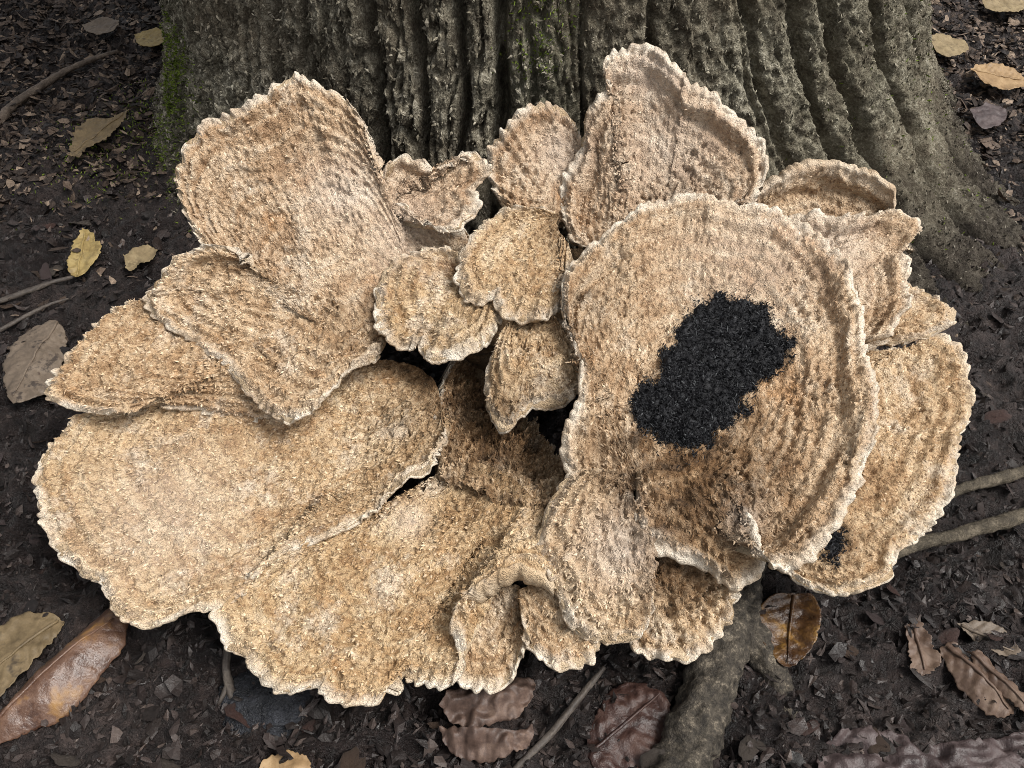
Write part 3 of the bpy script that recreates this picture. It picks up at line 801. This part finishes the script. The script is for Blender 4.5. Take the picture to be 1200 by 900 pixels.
# low front tier
cap([(530, 792, .037), (547, 806, .036), (566, 809, .036), (593, 802, .037), (602, 779, .042), (615, 749, .050), (618, 725, .056)],
    [(540, 745, .050), (565, 705, .054), (600, 685, .060), (618, 695, .062)], -.007, seed=12.5, wave=.9, res=.001, pleat=.0014, scallop=.0024)
cap([(612, 728, .060), (623, 748, .056), (627, 760, .052), (646, 779, .048), (664, 783, .047), (683, 779, .047), (698, 768, .048), (703, 740, .053)],
    [(608, 690, .067), (640, 682, .070), (675, 700, .066)], -.002, seed=13.5, wave=1.2, res=.001, pleat=.0014, scallop=.0024)
cap([(512, 572, .070, .001), (472, 592, .062, .001), (434, 610, .058, .0012), (378, 634, .057), (344, 645, .055), (302, 672, .051), (253, 715, .046), (255, 734, .045), (265, 757, .044), (285, 766, .043),
     (291, 779, .043), (310, 798, .042), (340, 809, .042), (372, 804, .042), (374, 813, .041), (397, 826, .041), (412, 826, .041), (442, 821, .041), (460, 802, .042), (466, 792, .043),
     (491, 800, .044), (521, 802, .046), (535, 785, .050, .0025), (540, 764, .056, .0032), (533, 735, .066, .0040), (534, 711, .074, .0046), (553, 686, .082, .0047), (581, 668, .087, .0047), (606, 662, .088, .0047),
     (630, 667, .086, .0045), (650, 686, .080, .0035)],
    [(522, 566, .074), (536, 545, .080), (560, 542, .081), (600, 560, .083), (640, 600, .085)], -.003, label='low front cap whose margin folds up into a pale arch', seed=14.7, wave=1.0, warm=.9, scallop=.0016, grooves=[(.010, .0012, .002), (.018, .0012, .002)])
# centre floor
cap([(662, 540, .035), (625, 500, .035), (585, 450, .050), (556, 420, .045), (528, 425, .066), (514, 480, .080)],
    [(655, 600, .088), (590, 585, .083), (518, 564, .076)], -.003, label='ragged brown-stained middle where the caps join', seed=15.1, rough=3.2, zones=0, wave=.5, dens=.55)
# small centre caps
cap([(530, 298, .128), (513, 291, .130), (476, 295, .130), (457, 303, .129), (443, 333, .125), (441, 359, .122), (449, 386, .119), (468, 402, .117), (485, 399, .117), (493, 396, .117),
     (498, 408, .116), (521, 417, .115), (551, 412, .115), (574, 393, .117), (588, 370, .120), (592, 348, .122)],
    [(545, 333, .121), (552, 342, .120), (562, 340, .120)], .003, seed=16.6, wave=1.7, res=.001, warm=.9, pleat=.0012, scallop=.0022)
cap([(604, 378, .115), (589, 397, .113), (572, 424, .109), (568, 458, .102), (578, 492, .095), (595, 503, .093), (612, 484, .097), (627, 475, .100), (649, 473, .100), (672, 465, .102),
     (683, 446, .105), (680, 420, .110), (665, 390, .116), (650, 372, .119)],
    [(612, 368, .118), (625, 362, .120), (640, 362, .120)], .007, label='hooded cap over the dark hollow', rr=.0012, warm=.7, seed=17.8, wave=1.2, res=.001, pleat=.001)
cap([(645, 242, .150), (596, 246, .150), (566, 264, .147), (547, 291, .143), (536, 317, .139), (541, 333, .137), (547, 341, .136), (559, 346, .135), (570, 343, .136), (578, 340, .137),
     (585, 356, .134), (600, 367, .132), (623, 372, .131), (646, 366, .132), (657, 352, .134), (657, 333, .138), (672, 298, .143)],
    [(655, 256, .144), (652, 266, .143), (660, 278, .143)], .002, seed=18.3, wave=1.8, res=.001, warm=.7, pleat=.0015, scallop=.0022)
# right front tier
cap([(735, 746, .045), (744, 760, .044), (763, 772, .043), (797, 775, .043), (819, 767, .044), (846, 745, .047), (860, 722, .051), (865, 705, .054), (865, 685, .058), (850, 660, .065)],
    [(745, 685, .058), (765, 650, .065), (790, 635, .070), (820, 640, .070)], -.004, seed=19.4, rough=1.5, scallop=.0026, pleat=.0014)
cap([(672, 550, .103), (646, 590, .098), (630, 636, .090), (642, 666, .084), (657, 692, .077), (664, 722, .068), (680, 741, .061), (702, 751, .056), (729, 752, .054), (751, 745, .055),
     (766, 715, .061), (768, 690, .067), (762, 650, .077), (760, 610, .090)],
    [(728, 554, .1035), (736, 566, .1025), (745, 582, .1015), (752, 595, .1005)], .004, seed=20.8, rough=1.5, wave=.7)
cap([(745, 592, .101), (752, 617, .096), (765, 636, .090), (799, 651, .084), (826, 662, .080), (845, 676, .077), (863, 685, .075), (880, 678, .076), (894, 666, .080), (898, 650, .084),
     (893, 640, .087), (878, 634, .092), (872, 612, .096)],
    [(750, 550, .108), (800, 553, .107), (845, 566, .105), (868, 584, .103)], .003, seed=21.7, rr=.0035, rough=1.3, wave=.6)
gcap, gtop, gN, gS, gE = cap(
    [(690, 565, .106), (664, 538, .111), (664, 507, .118), (680, 461, .126), (684, 422, .130), (673, 390, .135), (662, 366, .140), (660, 340, .145), (666, 313, .150), (698, 280, .158),
     (740, 249, .166), (778, 232, .170), (818, 227, .172), (863, 232, .172), (909, 242, .170), (946, 261, .167), (977, 287, .162), (996, 318, .157), (1009, 355, .150), (1012, 385, .146),
     (1018, 415, .142), (1028, 442, .138), (1026, 492, .130), (1021, 522, .126), (1007, 567, .118), (996, 586, .114), (977, 617, .109), (954, 645, .104), (928, 659, .101), (905, 656, .101),
     (890, 643, .102), (887, 618, .100), (872, 600, .100)],
    [(740, 575, .103), (760, 568, .102), (790, 568, .101), (835, 585, .100)], -.010, bare=BLACK, label='big round cap carrying the black furry patch', seed=22.9, rr=.003, warm=.3, grooves=[(.022, -.003, .004), (.012, .0022, .006), (.045, .0015, .006)])

# the black furry growth lying on the big cap
def growth(name, poly, top, N, E, mat, parent, lift, tuftn, label, tl=(0.0010, 0.0032), wob=0.006):
    c = np.array(poly, float).mean(0)
    pw = poly_world(poly, top)
    w = top + 0.0
    x = w[..., 0] + wob * pn(top, 0.010, 3) + wob * .6 * pn(top, 0.004, 7)
    y = w[..., 1] + wob * pn(top, 0.010, 9) + wob * .6 * pn(top, 0.004, 1)
    m = inside(x, y, pw)
    nr, nc = m.shape
    # distance to the patch border, in grid steps, to thin the patch towards its edge
    d = m.astype(float); acc = d.copy()
    for _ in range(7):
        q = acc.copy()
        q[1:] = np.minimum(q[1:], acc[:-1]); q[:-1] = np.minimum(q[:-1], acc[1:]); q[:, 1:] = np.minimum(q[:, 1:], acc[:, :-1]); q[:, :-1] = np.minimum(q[:, :-1], acc[:, 1:])
        acc = q; d += acc
    h = lift * (d / 8.0) + 0.0012 * pn(top, 0.005, 4) * (d / 8) - 0.0006
    V = top + N * h[..., None]
    fm = m[:-1, :-1] & m[1:, :-1] & m[1:, 1:] & m[:-1, 1:]
    G = grid_faces(nr, nc).reshape(nr - 1, nc - 1, 4)[fm]
    u_, inv = np.unique(G, return_inverse=True)
    o = mesh_from(name, V.reshape(-1, 3)[u_] - FO, inv.reshape(-1, 4), mat, parent)
    if label: o['label'] = label
    ii, jj = np.nonzero(m)
    pk = RNG.integers(0, len(ii), tuftn)
    P = V[ii[pk], jj[pk]] + RNG.normal(0, 0.0006, (tuftn, 3)); nn = norm(N[ii[pk], jj[pk]] + np.array([0, 0, .3]))
    ne = tuftn // 3
    qk = RNG.integers(0, len(ii), ne)
    ei = np.clip(ii[qk] + np.round(RNG.normal(0, 5, ne)).astype(int), 0, nr - 1); ej = np.clip(jj[qk] + np.round(RNG.normal(0, 4, ne)).astype(int), 0, nc - 1)
    P = np.vstack([P, top[ei, ej] + N[ei, ej] * 0.0004]); nn = np.vstack([nn, norm(N[ei, ej] + np.array([0, 0, .3]))])
    tuftn = tuftn + ne
    L = RNG.uniform(tl[0], tl[1], tuftn)
    L[-ne:] *= 0.7
    Vt, Ft = scales(P, nn, RNG.normal(0, 1, (tuftn, 3)), L, L * RNG.uniform(.10, .22, tuftn), RNG.uniform(0.15, 1.2, tuftn), 0.5, 0.8)
    tag(mesh_from('fuzz', Vt - FO, Ft, mat, o, smooth=False), kind='stuff')
    return o

growth('black_mould', BLACK, gtop, gN, gE, M_MOULD, gcap, 0.0022, 15000, 'matt black furry patch on the big round cap')

growth('rot_patch', ROT, htop, hN, hE, M_MOULD, hcap, 0.0010, 700, 'small dark brown rot patch')

# the fleshy stem that joins the caps to the foot of the tree
tt = np.linspace(0, 2 * np.pi, 120, endpoint=False); zz = np.linspace(-0.02, 0.078, 30)
T2, Zs = np.meshgrid(tt, zz)
rs = 0.050 + 0.055 * sstep(0.0, 0.078, Zs) * (0.75 + 0.25 * np.cos(2 * T2)) + 0.02 * perlin(np.cos(T2) * 2, np.sin(T2) * 2, Zs * 20) + 0.004 * perlin(np.cos(T2) * 9, np.sin(T2) * 9, Zs * 70)
PS = np.stack([0.02 + np.cos(T2) * rs * 1.1, 0.47 + np.sin(T2) * rs * 0.85 + 0.02 * sstep(.08, 0, Zs), Zs - 0.03 * sstep(0.0, 0.078, Zs) * (rs / 0.16)], -1)
Vst = np.vstack([PS.reshape(-1, 3), [[0.02, 0.47, 0.03]]])
Fst = [grid_faces(30, 120, wrap=True), np.stack([np.full(120, 3600), 29 * 120 + np.arange(120), 29 * 120 + (np.arange(120) + 1) % 120], -1)]
one = np.ones(len(Vst))
mesh_from('stem', Vst - FO, Fst, M_FUNGUS, fungus, {'edge': one * .1, 'arc': one * 0, 'under': one * .1, 'stain_shade': one * 1.3, 'pale': one * 0, 'warm': one})  # tinted dark all over: shade of the gaps between caps put into colour

# ------------------------------------------------------------------ fallen leaves
def leaf(outline, axis, mat, label, h=0.006, curl=0.004, cup=0.0, wob=0.0015, veins=0.0008, cat='leaf', group=None, name='fallen_leaf', rib=True, bumpy=0.0025):
    pts = gpts([(u, v, h) for u, v in outline])
    ax = gpts([(axis[0][0], axis[0][1], h), (axis[1][0], axis[1][1], h)])
    C = catmull(np.vstack([pts, pts[:1]]), 10)
    n = 140
    t = np.linspace(0, 1, n, endpoint=False)
    Rm, L = resample(C, t)
    a, b = ax
    d = b - a; ll = np.linalg.norm(d); d = d / ll
    q = np.clip(((Rm - a) @ d) / ll, 0.06, 0.94)
    Ax = a + d * (q * ll)[:, None]
    out = norm(Rm - Ax)
    sd_ = abs(hash(label)) % 97 if False else sum(map(ord, label)) % 97
    Rm = Rm + out * (wob * perlin(t * L / 0.006, 1.3, sd_) + wob * perlin(t * L / 0.0022, 5.3, sd_))[:, None]
    ns = 16
    s_ = np.linspace(0, 1, ns)[:, None]
    W = np.linalg.norm(Rm - Ax, axis=1)
    P = Ax[None] + (Rm - Ax)[None] * s_[..., None]
    side = np.sign(np.cross(d[:2], (Rm - Ax)[:, :2]))
    vein = np.abs(np.sin((q * ll * np.ones((ns, 1)) - s_ * W * 0.7) / 0.0065 * np.pi))
    z = curl * s_**2 * np.clip(W / 0.02, 0, 1.2) + cup * np.sin(np.pi * q)[None] * (1 - s_**2)
    if not rib: veins = 0.0
    z = z - veins * 0.8 * (1 - vein) * sstep(0.02, 0.3, s_) + bumpy * perlin(P[..., 0] / 0.016, P[..., 1] / 0.016, sd_) + bumpy * .5 * perlin(P[..., 0] / 0.006, P[..., 1] / 0.006, sd_)
    P = P + np.array([0, 0, 1.0]) * z[..., None]
    Bt = P - np.array([0, 0, 0.0007])
    c = P[-1].mean(0); c = np.array([c[0], c[1], c[2]])
    V = np.concatenate([P, Bt[::-1]], 0)
    root_ = empty(name, tuple(c)) if rib else None
    bl = mesh_from('blade' if rib else name, V.reshape(-1, 3) - c, grid_faces(2 * ns, n, wrap=True), mat, root_)
    if rib:
        k = np.linspace(0.03, 0.97, 24)
        mid = a + d * (k * ll)[:, None]
        zz_ = np.array([P[0, np.argmin(np.abs(q - kk) + (side > 0) * 0.0), 2] for kk in k])
        mid[:, 2] = zz_ + 0.0004
        tube('midrib', mid - c, [.0012, .0010, .0005], mat, root_, 7, 0.004, 0.1)
        o = root_
    else:
        bl.location = tuple(c); o = bl
    tag(o, label, cat, group)
    return o

LM = dict(
    yellow=simple_mat('yellow_leaf', [(0.144, 0.099, 0.037), (0.259, 0.191, 0.074), (0.331, 0.257, 0.118)], 45, 300, (.5, .7), .35, spots=((.10, .07, .03), 60)),
    pale=simple_mat('pale_leaf', [(0.122, 0.092, 0.049), (0.209, 0.158, 0.087), (0.274, 0.218, 0.122)], 45, 300, (.55, .75), .3, spots=((.07, .05, .03), 50)),
    greybrown=simple_mat('grey_brown_leaf', [(0.076, 0.058, 0.042), (0.124, 0.095, 0.070), (0.172, 0.136, 0.103)], 45, 300, (.5, .7), .35, spots=((.03, .022, .018), 90)),
    tan=simple_mat('tan_leaf', [(0.161, 0.099, 0.047), (0.260, 0.168, 0.083), (0.322, 0.226, 0.121)], 45, 300, (.5, .7), .35),
    olive=simple_mat('olive_tan_leaf', [(0.066, 0.046, 0.023), (0.125, 0.090, 0.047), (0.178, 0.128, 0.068)], 45, 300, (.5, .7), .35, spots=((.04, .03, .02), 40)),
    strap=simple_mat('wet_brown_leaf', [(0.028, 0.012, 0.008), (0.068, 0.033, 0.020), (0.120, 0.066, 0.042), (0.192, 0.101, 0.038)], 40, 200, (.28, .5), .5, 0.7, .002, spots=((.22, .115, .03), 25)),
    brown=simple_mat('brown_leaf', [(0.047, 0.027, 0.018), (0.094, 0.059, 0.041), (0.144, 0.098, 0.068)], 45, 300, (.45, .7), .4),
    pink=simple_mat('pinkish_brown_leaf', [(0.028, 0.017, 0.013), (0.075, 0.047, 0.036), (0.15, 0.10, 0.075)], 70, 350, (.45, .7), .4),
    amber=simple_mat('amber_wet_leaf', [(0.018, 0.009, 0.006), (0.055, 0.026, 0.010), (0.13, 0.065, 0.016)], 60, 300, (.22, .45), .5, 0.8, .002, spots=((.24, .13, .03), 45)),
    purple=simple_mat('purplish_leaf', [(0.022, 0.015, 0.015), (0.053, 0.037, 0.036), (0.086, 0.063, 0.061)], 40, 250, (.4, .65), .45, 0.8, .002),
    red=simple_mat('dark_red_leaf', [(0.014, 0.007, 0.006), (0.038, 0.018, 0.014), (0.075, 0.040, 0.030)], 45, 280, (.35, .6), .45, 0.8, .002))

leaf([(97, 268), (108, 272), (112, 282), (120, 288), (118, 300), (110, 310), (95, 323), (84, 322), (79, 310), (84, 298), (86, 285)], [(100, 269), (90, 323)], LM['yellow'],
     'spotted yellow-olive leaf with ragged edges on dark soil beside the mossy trunk', .010, .003)
leaf([(146, 300), (160, 292), (175, 288), (184, 292), (180, 302), (165, 310), (150, 317)], [(182, 291), (148, 314)], LM['pale'],
     'torn pale buff leaf scrap between the yellow leaf and the fungus', .008, .002, wob=.003, rib=False)
leaf([(5, 415), (15, 398), (35, 383), (62, 374), (74, 385), (76, 405), (70, 430), (55, 455), (35, 468), (15, 470), (5, 455), (1, 430)], [(70, 377), (14, 468)], LM['greybrown'],
     'broad rounded grey-brown leaf lying flat beside the fungus', .012, -.002, .004)
leaf([(80, 182), (85, 165), (92, 150), (110, 140), (130, 137), (150, 130), (140, 145), (122, 165), (105, 172), (92, 185)], [(148, 131), (84, 180)], LM['olive'],
     'dull tan leaf half sunk in the litter under the long twig', .016, .002, wob=.003)
leaf([(158, 42), (170, 38), (187, 34), (196, 40), (193, 52), (175, 56), (162, 52)], [(159, 46), (194, 44)], LM['yellow'],
     'small yellow leaf touching the mossy edge of the trunk', .018, .002, rib=False)
leaf([(-20, 850), (5, 826), (40, 787), (85, 745), (122, 710), (138, 712), (148, 722), (145, 742), (138, 758), (110, 792), (85, 822), (70, 838), (40, 850), (10, 864), (-20, 874)], [(-18, 862), (138, 722)], LM['strap'],
     'long wet red-brown strap leaf pointing under the fungus', .012, -.006, .008, wob=.001, veins=.0003, bumpy=.0015)
leaf([(-15, 745), (10, 728), (40, 718), (72, 724), (66, 745), (40, 775), (15, 800), (-15, 825)], [(70, 726), (-12, 790)], LM['olive'],
     'grey-tan leaf lying alongside the wet strap leaf', .008, .001, .002)
leaf([(514, 826), (534, 806), (560, 800), (590, 796), (620, 790), (626, 812), (606, 838), (588, 842), (560, 852), (535, 846)], [(523, 825), (612, 812)], LM['pink'],
     'crumpled pinkish-brown leaf, upper of two under the folded cap', .020, -.004, .004, bumpy=.008, wob=.0014, rib=False)
leaf([(516, 850), (540, 852), (565, 862), (600, 858), (624, 850), (620, 868), (600, 882), (565, 889), (535, 882), (520, 868)], [(518, 856), (622, 858)], LM['pink'],
     'crumpled pinkish-brown leaf, lower of two under the folded cap', .014, -.005, .005, bumpy=.008, wob=.0014, rib=False)
leaf([(884, 730), (890, 712), (905, 700), (930, 695), (952, 700), (960, 720), (957, 745), (945, 768), (925, 782), (910, 775), (895, 755), (885, 742)], [(930, 696), (922, 780)], LM['amber'],
     'glossy dark amber leaf cupped in the hollow beside the root', .010, .004, -.001, wob=.0008)
leaf([(1060, 735), (1070, 725), (1082, 735), (1092, 755), (1100, 775), (1090, 788), (1072, 787), (1064, 770), (1065, 755)], [(1069, 727), (1084, 787)], LM['brown'],
     'short crumpled light brown leaf near the two narrow leaves', .009, .003, wob=.002)
leaf([(1103, 757), (1120, 752), (1140, 775), (1165, 800), (1192, 832), (1170, 838), (1145, 825), (1120, 795), (1107, 772)], [(1108, 756), (1184, 834)], LM['brown'],
     'narrow brown leaf, longer of the two side by side', .010, -.003, .004)
leaf([(1133, 762), (1152, 764), (1177, 788), (1204, 815), (1212, 842), (1184, 822), (1154, 794)], [(1136, 764), (1208, 836)], LM['brown'],
     'narrow brown leaf with its tip raised, shorter of the two side by side', .013, -.003, .003)
leaf([(1122, 732), (1150, 728), (1180, 742), (1195, 765), (1172, 766), (1145, 752)], [(1125, 732), (1190, 764)], LM['greybrown'],
     'flat greyish leaf above the pair of narrow brown leaves', .007, .001)
leaf([(955, 930), (962, 880), (985, 858), (1020, 851), (1060, 862), (1100, 870), (1150, 866), (1215, 858), (1225, 925), (1080, 950)], [(962, 885), (1220, 890)], LM['purple'],
     'large wet purplish-brown leaf sheet with uneven edge', .009, -.003, .004, bumpy=.009, wob=.0014, veins=0, rib=False)
leaf([(1138, 80), (1150, 77), (1175, 80), (1200, 90), (1212, 97), (1190, 107), (1165, 105), (1148, 95)], [(1140, 82), (1210, 98)], LM['tan'],
     'clean orange-tan leaf lifted above the litter behind the trunk', .020, .003)
leaf([(1090, 42), (1105, 40), (1130, 50), (1133, 60), (1110, 67), (1095, 58)], [(1091, 45), (1132, 58)], LM['pale'],
     'dull buff leaf close against the back of the trunk', .018, .001, rib=False)
leaf([(298, 912), (310, 890), (340, 880), (360, 890), (358, 915)], [(300, 905), (360, 898)], LM['tan'],
     'orange-tan leaf tip in front of the low cap', .008, .001, rib=False)
leaf([(685, 880), (700, 832), (728, 800), (765, 803), (785, 830), (780, 870), (760, 905), (710, 912)], [(690, 885), (775, 812)], LM['red'],
     'dark red-brown rotting leaf between the thin twig and the root', .006, -.001, .002, bumpy=.004)
leaf([(1136, 128), (1160, 122), (1180, 130), (1172, 146), (1150, 150)], [(1138, 132), (1176, 138)], LM['purple'],
     'small mauve-grey leaf below the orange-tan leaf', .017, .001, rib=False)
leaf([(1150, 2), (1185, -4), (1205, 6), (1190, 14), (1160, 12)], [(1152, 4), (1203, 6)], LM['pale'],
     'narrow buff leaf far behind the trunk', .019, .001, rib=False)
leaf([(96, 30), (120, 22), (140, 26), (128, 38), (106, 40)], [(98, 33), (138, 28)], LM['greybrown'],
     'small grey-brown leaf beyond the end of the long twig', .018, .001, rib=False)

# ------------------------------------------------------------------ twigs
def twig(pts, rad, mat, label, side=None, **kw):
    P = gpts(pts)
    c = P[len(P) // 2].copy()
    root_ = empty('twig', tuple(c))
    tube('stem', P - c, rad, mat, root_, 14, 0.0015, rough=.28, **kw)
    for sp, sr in side or []:
        tube('side_shoot', gpts(sp) - c, sr, mat, root_, 8, 0.002, **kw)
    tag(root_, label, 'twig')
    return root_
twig([(-30, 165, .008), (0, 140, .010), (15, 124, .011), (45, 103, .012), (80, 82, .011), (110, 69, .010), (138, 60, .006)], [.0052, .0050, .0046, .0042, .0036, .0030, .0018], M_WOODB,
     'long dark bowed twig lying on the litter away from the trunk', [([(12, 126, .010), (4, 142, .008), (0, 152, .004)], [.0026, .0018, .001])], seed=3.0, knots=.2)
twig([(1035, 655, .020), (1062, 643, .016), (1090, 634, .014), (1120, 627, .013), (1160, 616, .012), (1230, 594, .010)], [.0040, .0042, .0043, .0045, .0047, .0047], M_WOOD,
     'thicker grey-olive twig emerging from under the right cap', seed=7.0, knots=.15)
twig([(1095, 588, .014), (1120, 576, .014), (1145, 567, .013), (1170, 561, .013), (1230, 543, .011)], [.0032, .0038, .0041, .0042, .0043], M_WOOD,
     'grey twig running beside the thicker one, closer to the trunk', seed=11.0, knots=.15)
twig([(600, 905, .004), (620, 885, .007), (645, 860, .009), (668, 832, .010), (690, 804, .012), (708, 782, .014)], [.0018, .0021, .0021, .0019, .0017, .0015], M_WOODD,
     'thin dark twig leaning from the soil up under the front caps', seed=15.0, knots=.2)
twig([(262, 735, .03), (266, 760, .020), (265, 785, .010), (270, 810, .006), (280, 838, .002)], [.0016, .0020, .0024, .0028, .0022], M_WOODD,
     'slender dark rootlet hanging below the notch of the low cap', [([(268, 800, .008), (258, 822, .005), (252, 832, .002)], [.0018, .0014, .0008])], seed=19.0)
twig([(-20, 360, .006), (20, 346, .008), (55, 333, .008), (95, 322, .005)], [.0022, .0026, .0024, .0012], M_WOODD,
     'pale brown sliver of a twig above the rounded grey-brown leaf', seed=23.0)
twig([(-20, 398, .006), (20, 376, .008), (55, 358, .006), (80, 350, .003)], [.0016, .0020, .0018, .0008], M_WOODD,
     'hair-thin twig just touching the rounded grey-brown leaf', seed=27.0)

# ------------------------------------------------------------------ wet stone
c = gpts([(322, 822, .0)])[0]  # made-up rounded body where only wet soil with bluish glints lies
nu, nv = 60, 30
a_ = np.linspace(0, 2 * np.pi, nu, endpoint=False)[None, :]; b_ = np.linspace(0.02, np.pi - 0.02, nv)[:, None]
sx = np.stack([np.cos(a_) * np.sin(b_), np.sin(a_) * np.sin(b_), np.cos(b_) + 0 * a_], -1)
rs_ = 1 + 0.22 * pn(sx, 0.7, 2) + 0.10 * pn(sx, 0.28, 5) + 0.05 * pn(sx, 0.12, 8)
st_ = mesh_from('clod', (sx * rs_[..., None] * np.array([.032, .024, .014])).reshape(-1, 3), grid_faces(nv, nu, wrap=True), M_CLOD)
st_.location = (c[0], c[1], c[2] - .003)
tag(st_, 'dark bluish wet stone half buried in front of the low cap', 'clod')

# ------------------------------------------------------------------ leaf fragments one could pick up singly
FRAG = []
for k in range(8):
    n = 18
    a_ = np.linspace(0, 2 * np.pi, n, endpoint=False)
    rr_ = 1 + 0.30 * perlin(np.cos(a_) * 1.5 + k * 3.1, np.sin(a_) * 1.5, 0.5) + RNG.normal(0, .09, n)
    asp = RNG.uniform(.35, .7)
    rings = []
    for q in (0.0, .5, 1.0):
        X, Y = np.cos(a_) * rr_ * q, np.sin(a_) * rr_ * asp * q
        rings.append(np.stack([X, Y, RNG.uniform(-.25, .3) * X * X + RNG.uniform(-.4, .6) * Y * Y + .08 * perlin(X * 2 + k, Y * 2, 1.0) + RNG.normal(0, .015, n)], -1))
    top_ = np.array(rings)
    V = np.concatenate([top_, top_[::-1] - np.array([0, 0, .05])], 0).reshape(-1, 3)
    FRAG.append((V, grid_faces(6, n, wrap=True)))
LM['fbrown'] = simple_mat('fragment_brown', [(0.022, 0.014, 0.010), (0.055, 0.036, 0.026), (0.10, 0.068, 0.050)], 80, 400, (.4, .7), .3, 0.9, .002)
LM['fgrey'] = simple_mat('fragment_grey', [(0.024, 0.020, 0.017), (0.058, 0.047, 0.039), (0.11, 0.090, 0.075)], 80, 400, (.4, .7), .3, 0.9, .002)
LM['fmauve'] = simple_mat('fragment_mauve', [(0.020, 0.014, 0.014), (0.048, 0.035, 0.034), (0.085, 0.064, 0.062)], 80, 400, (.35, .6), .35, 0.9, .002)
fm = [('fbrown', 'brown'), ('fgrey', 'grey-brown'), ('fmauve', 'purplish'), ('red', 'dark red-brown')]
protos = {}
cnt = 0
ANCH = [(*at(u, v, 0.0)[:2], w) for u, v, w in [
    (100, 295, 'spotted yellow leaf'), (38, 422, 'rounded grey-brown leaf'), (113, 155, 'half-sunk tan leaf'), (173, 45, 'moss on the trunk'), (60, 95, 'long bowed twig'),
    (75, 780, 'wet strap leaf'), (25, 755, 'grey-tan leaf'), (322, 822, 'wet stone'), (565, 860, 'two crumpled leaves'), (740, 850, 'dark red leaf'), (922, 740, 'amber leaf'),
    (1078, 757, 'short crumpled leaf'), (1150, 800, 'narrow brown leaves'), (1080, 890, 'purplish leaf sheet'), (1168, 92, 'orange-tan leaf'), (1110, 53, 'buff leaf behind the trunk'),
    (1130, 630, 'thicker grey-olive twig'), (1160, 560, 'grey twig by the trunk'), (830, 830, 'exposed root'), (265, 790, 'slender rootlet'), (10, 600, 'edge of the widest cap'),
    (1160, 690, 'twig under the right cap'), (430, 870, 'low front cap')]]
while cnt < 70:
    yy = 0.13 + 1.15 * random.random()**1.3
    xx = random.uniform(-1, 1) * (0.10 + 0.70 * (0.37 + 0.67 * yy))
    d_ = np.array([xx, yy, 0.0]) - np.array([0, 0, CAM_H])
    dep = d_[1] * CP - d_[2] * SP
    u_ = 600 + FPX * d_[0] / dep; v_ = 450 - FPX * (d_[1] * SP + d_[2] * CP) / dep
    if not (-20 < u_ < 1220 and -10 < v_ < 910): continue
    if math.hypot(xx - TC[0], yy - TC[1]) < 0.60: 
        if math.hypot(xx - TC[0], yy - TC[1]) < 0.47 or xx > 0: continue
    if math.hypot((u_ - 590) / 560, (v_ - 450) / 375) < 1.0: continue
    k = random.randrange(8); mk, word = random.choice(fm)
    if (k, mk) not in protos:
        o = mesh_from('leaf_fragment', FRAG[k][0], FRAG[k][1], LM[mk])
        protos[(k, mk)] = o
    else:
        o = protos[(k, mk)].copy(); COL.objects.link(o)
    sc_ = .0045 + .0085 * random.random()**1.5
    o.scale = (sc_, sc_, sc_)
    o.location = (xx, yy, float(ground_full(np.array(xx), np.array(yy))) + .0035)
    o.rotation_euler = (random.gauss(0, .3), random.gauss(0, .3), random.uniform(0, 6.28))
    near = min(ANCH, key=lambda q: (q[0] - xx)**2 + (q[1] - yy)**2)[2]
    size = 'tiny' if sc_ < .0065 else ('small' if sc_ < .0095 else 'larger')
    tag(o, '%s %s leaf fragment in the litter near the %s' % (size, word, near), 'leaf fragment', '%s leaf fragments in the litter' % word)
    cnt += 1
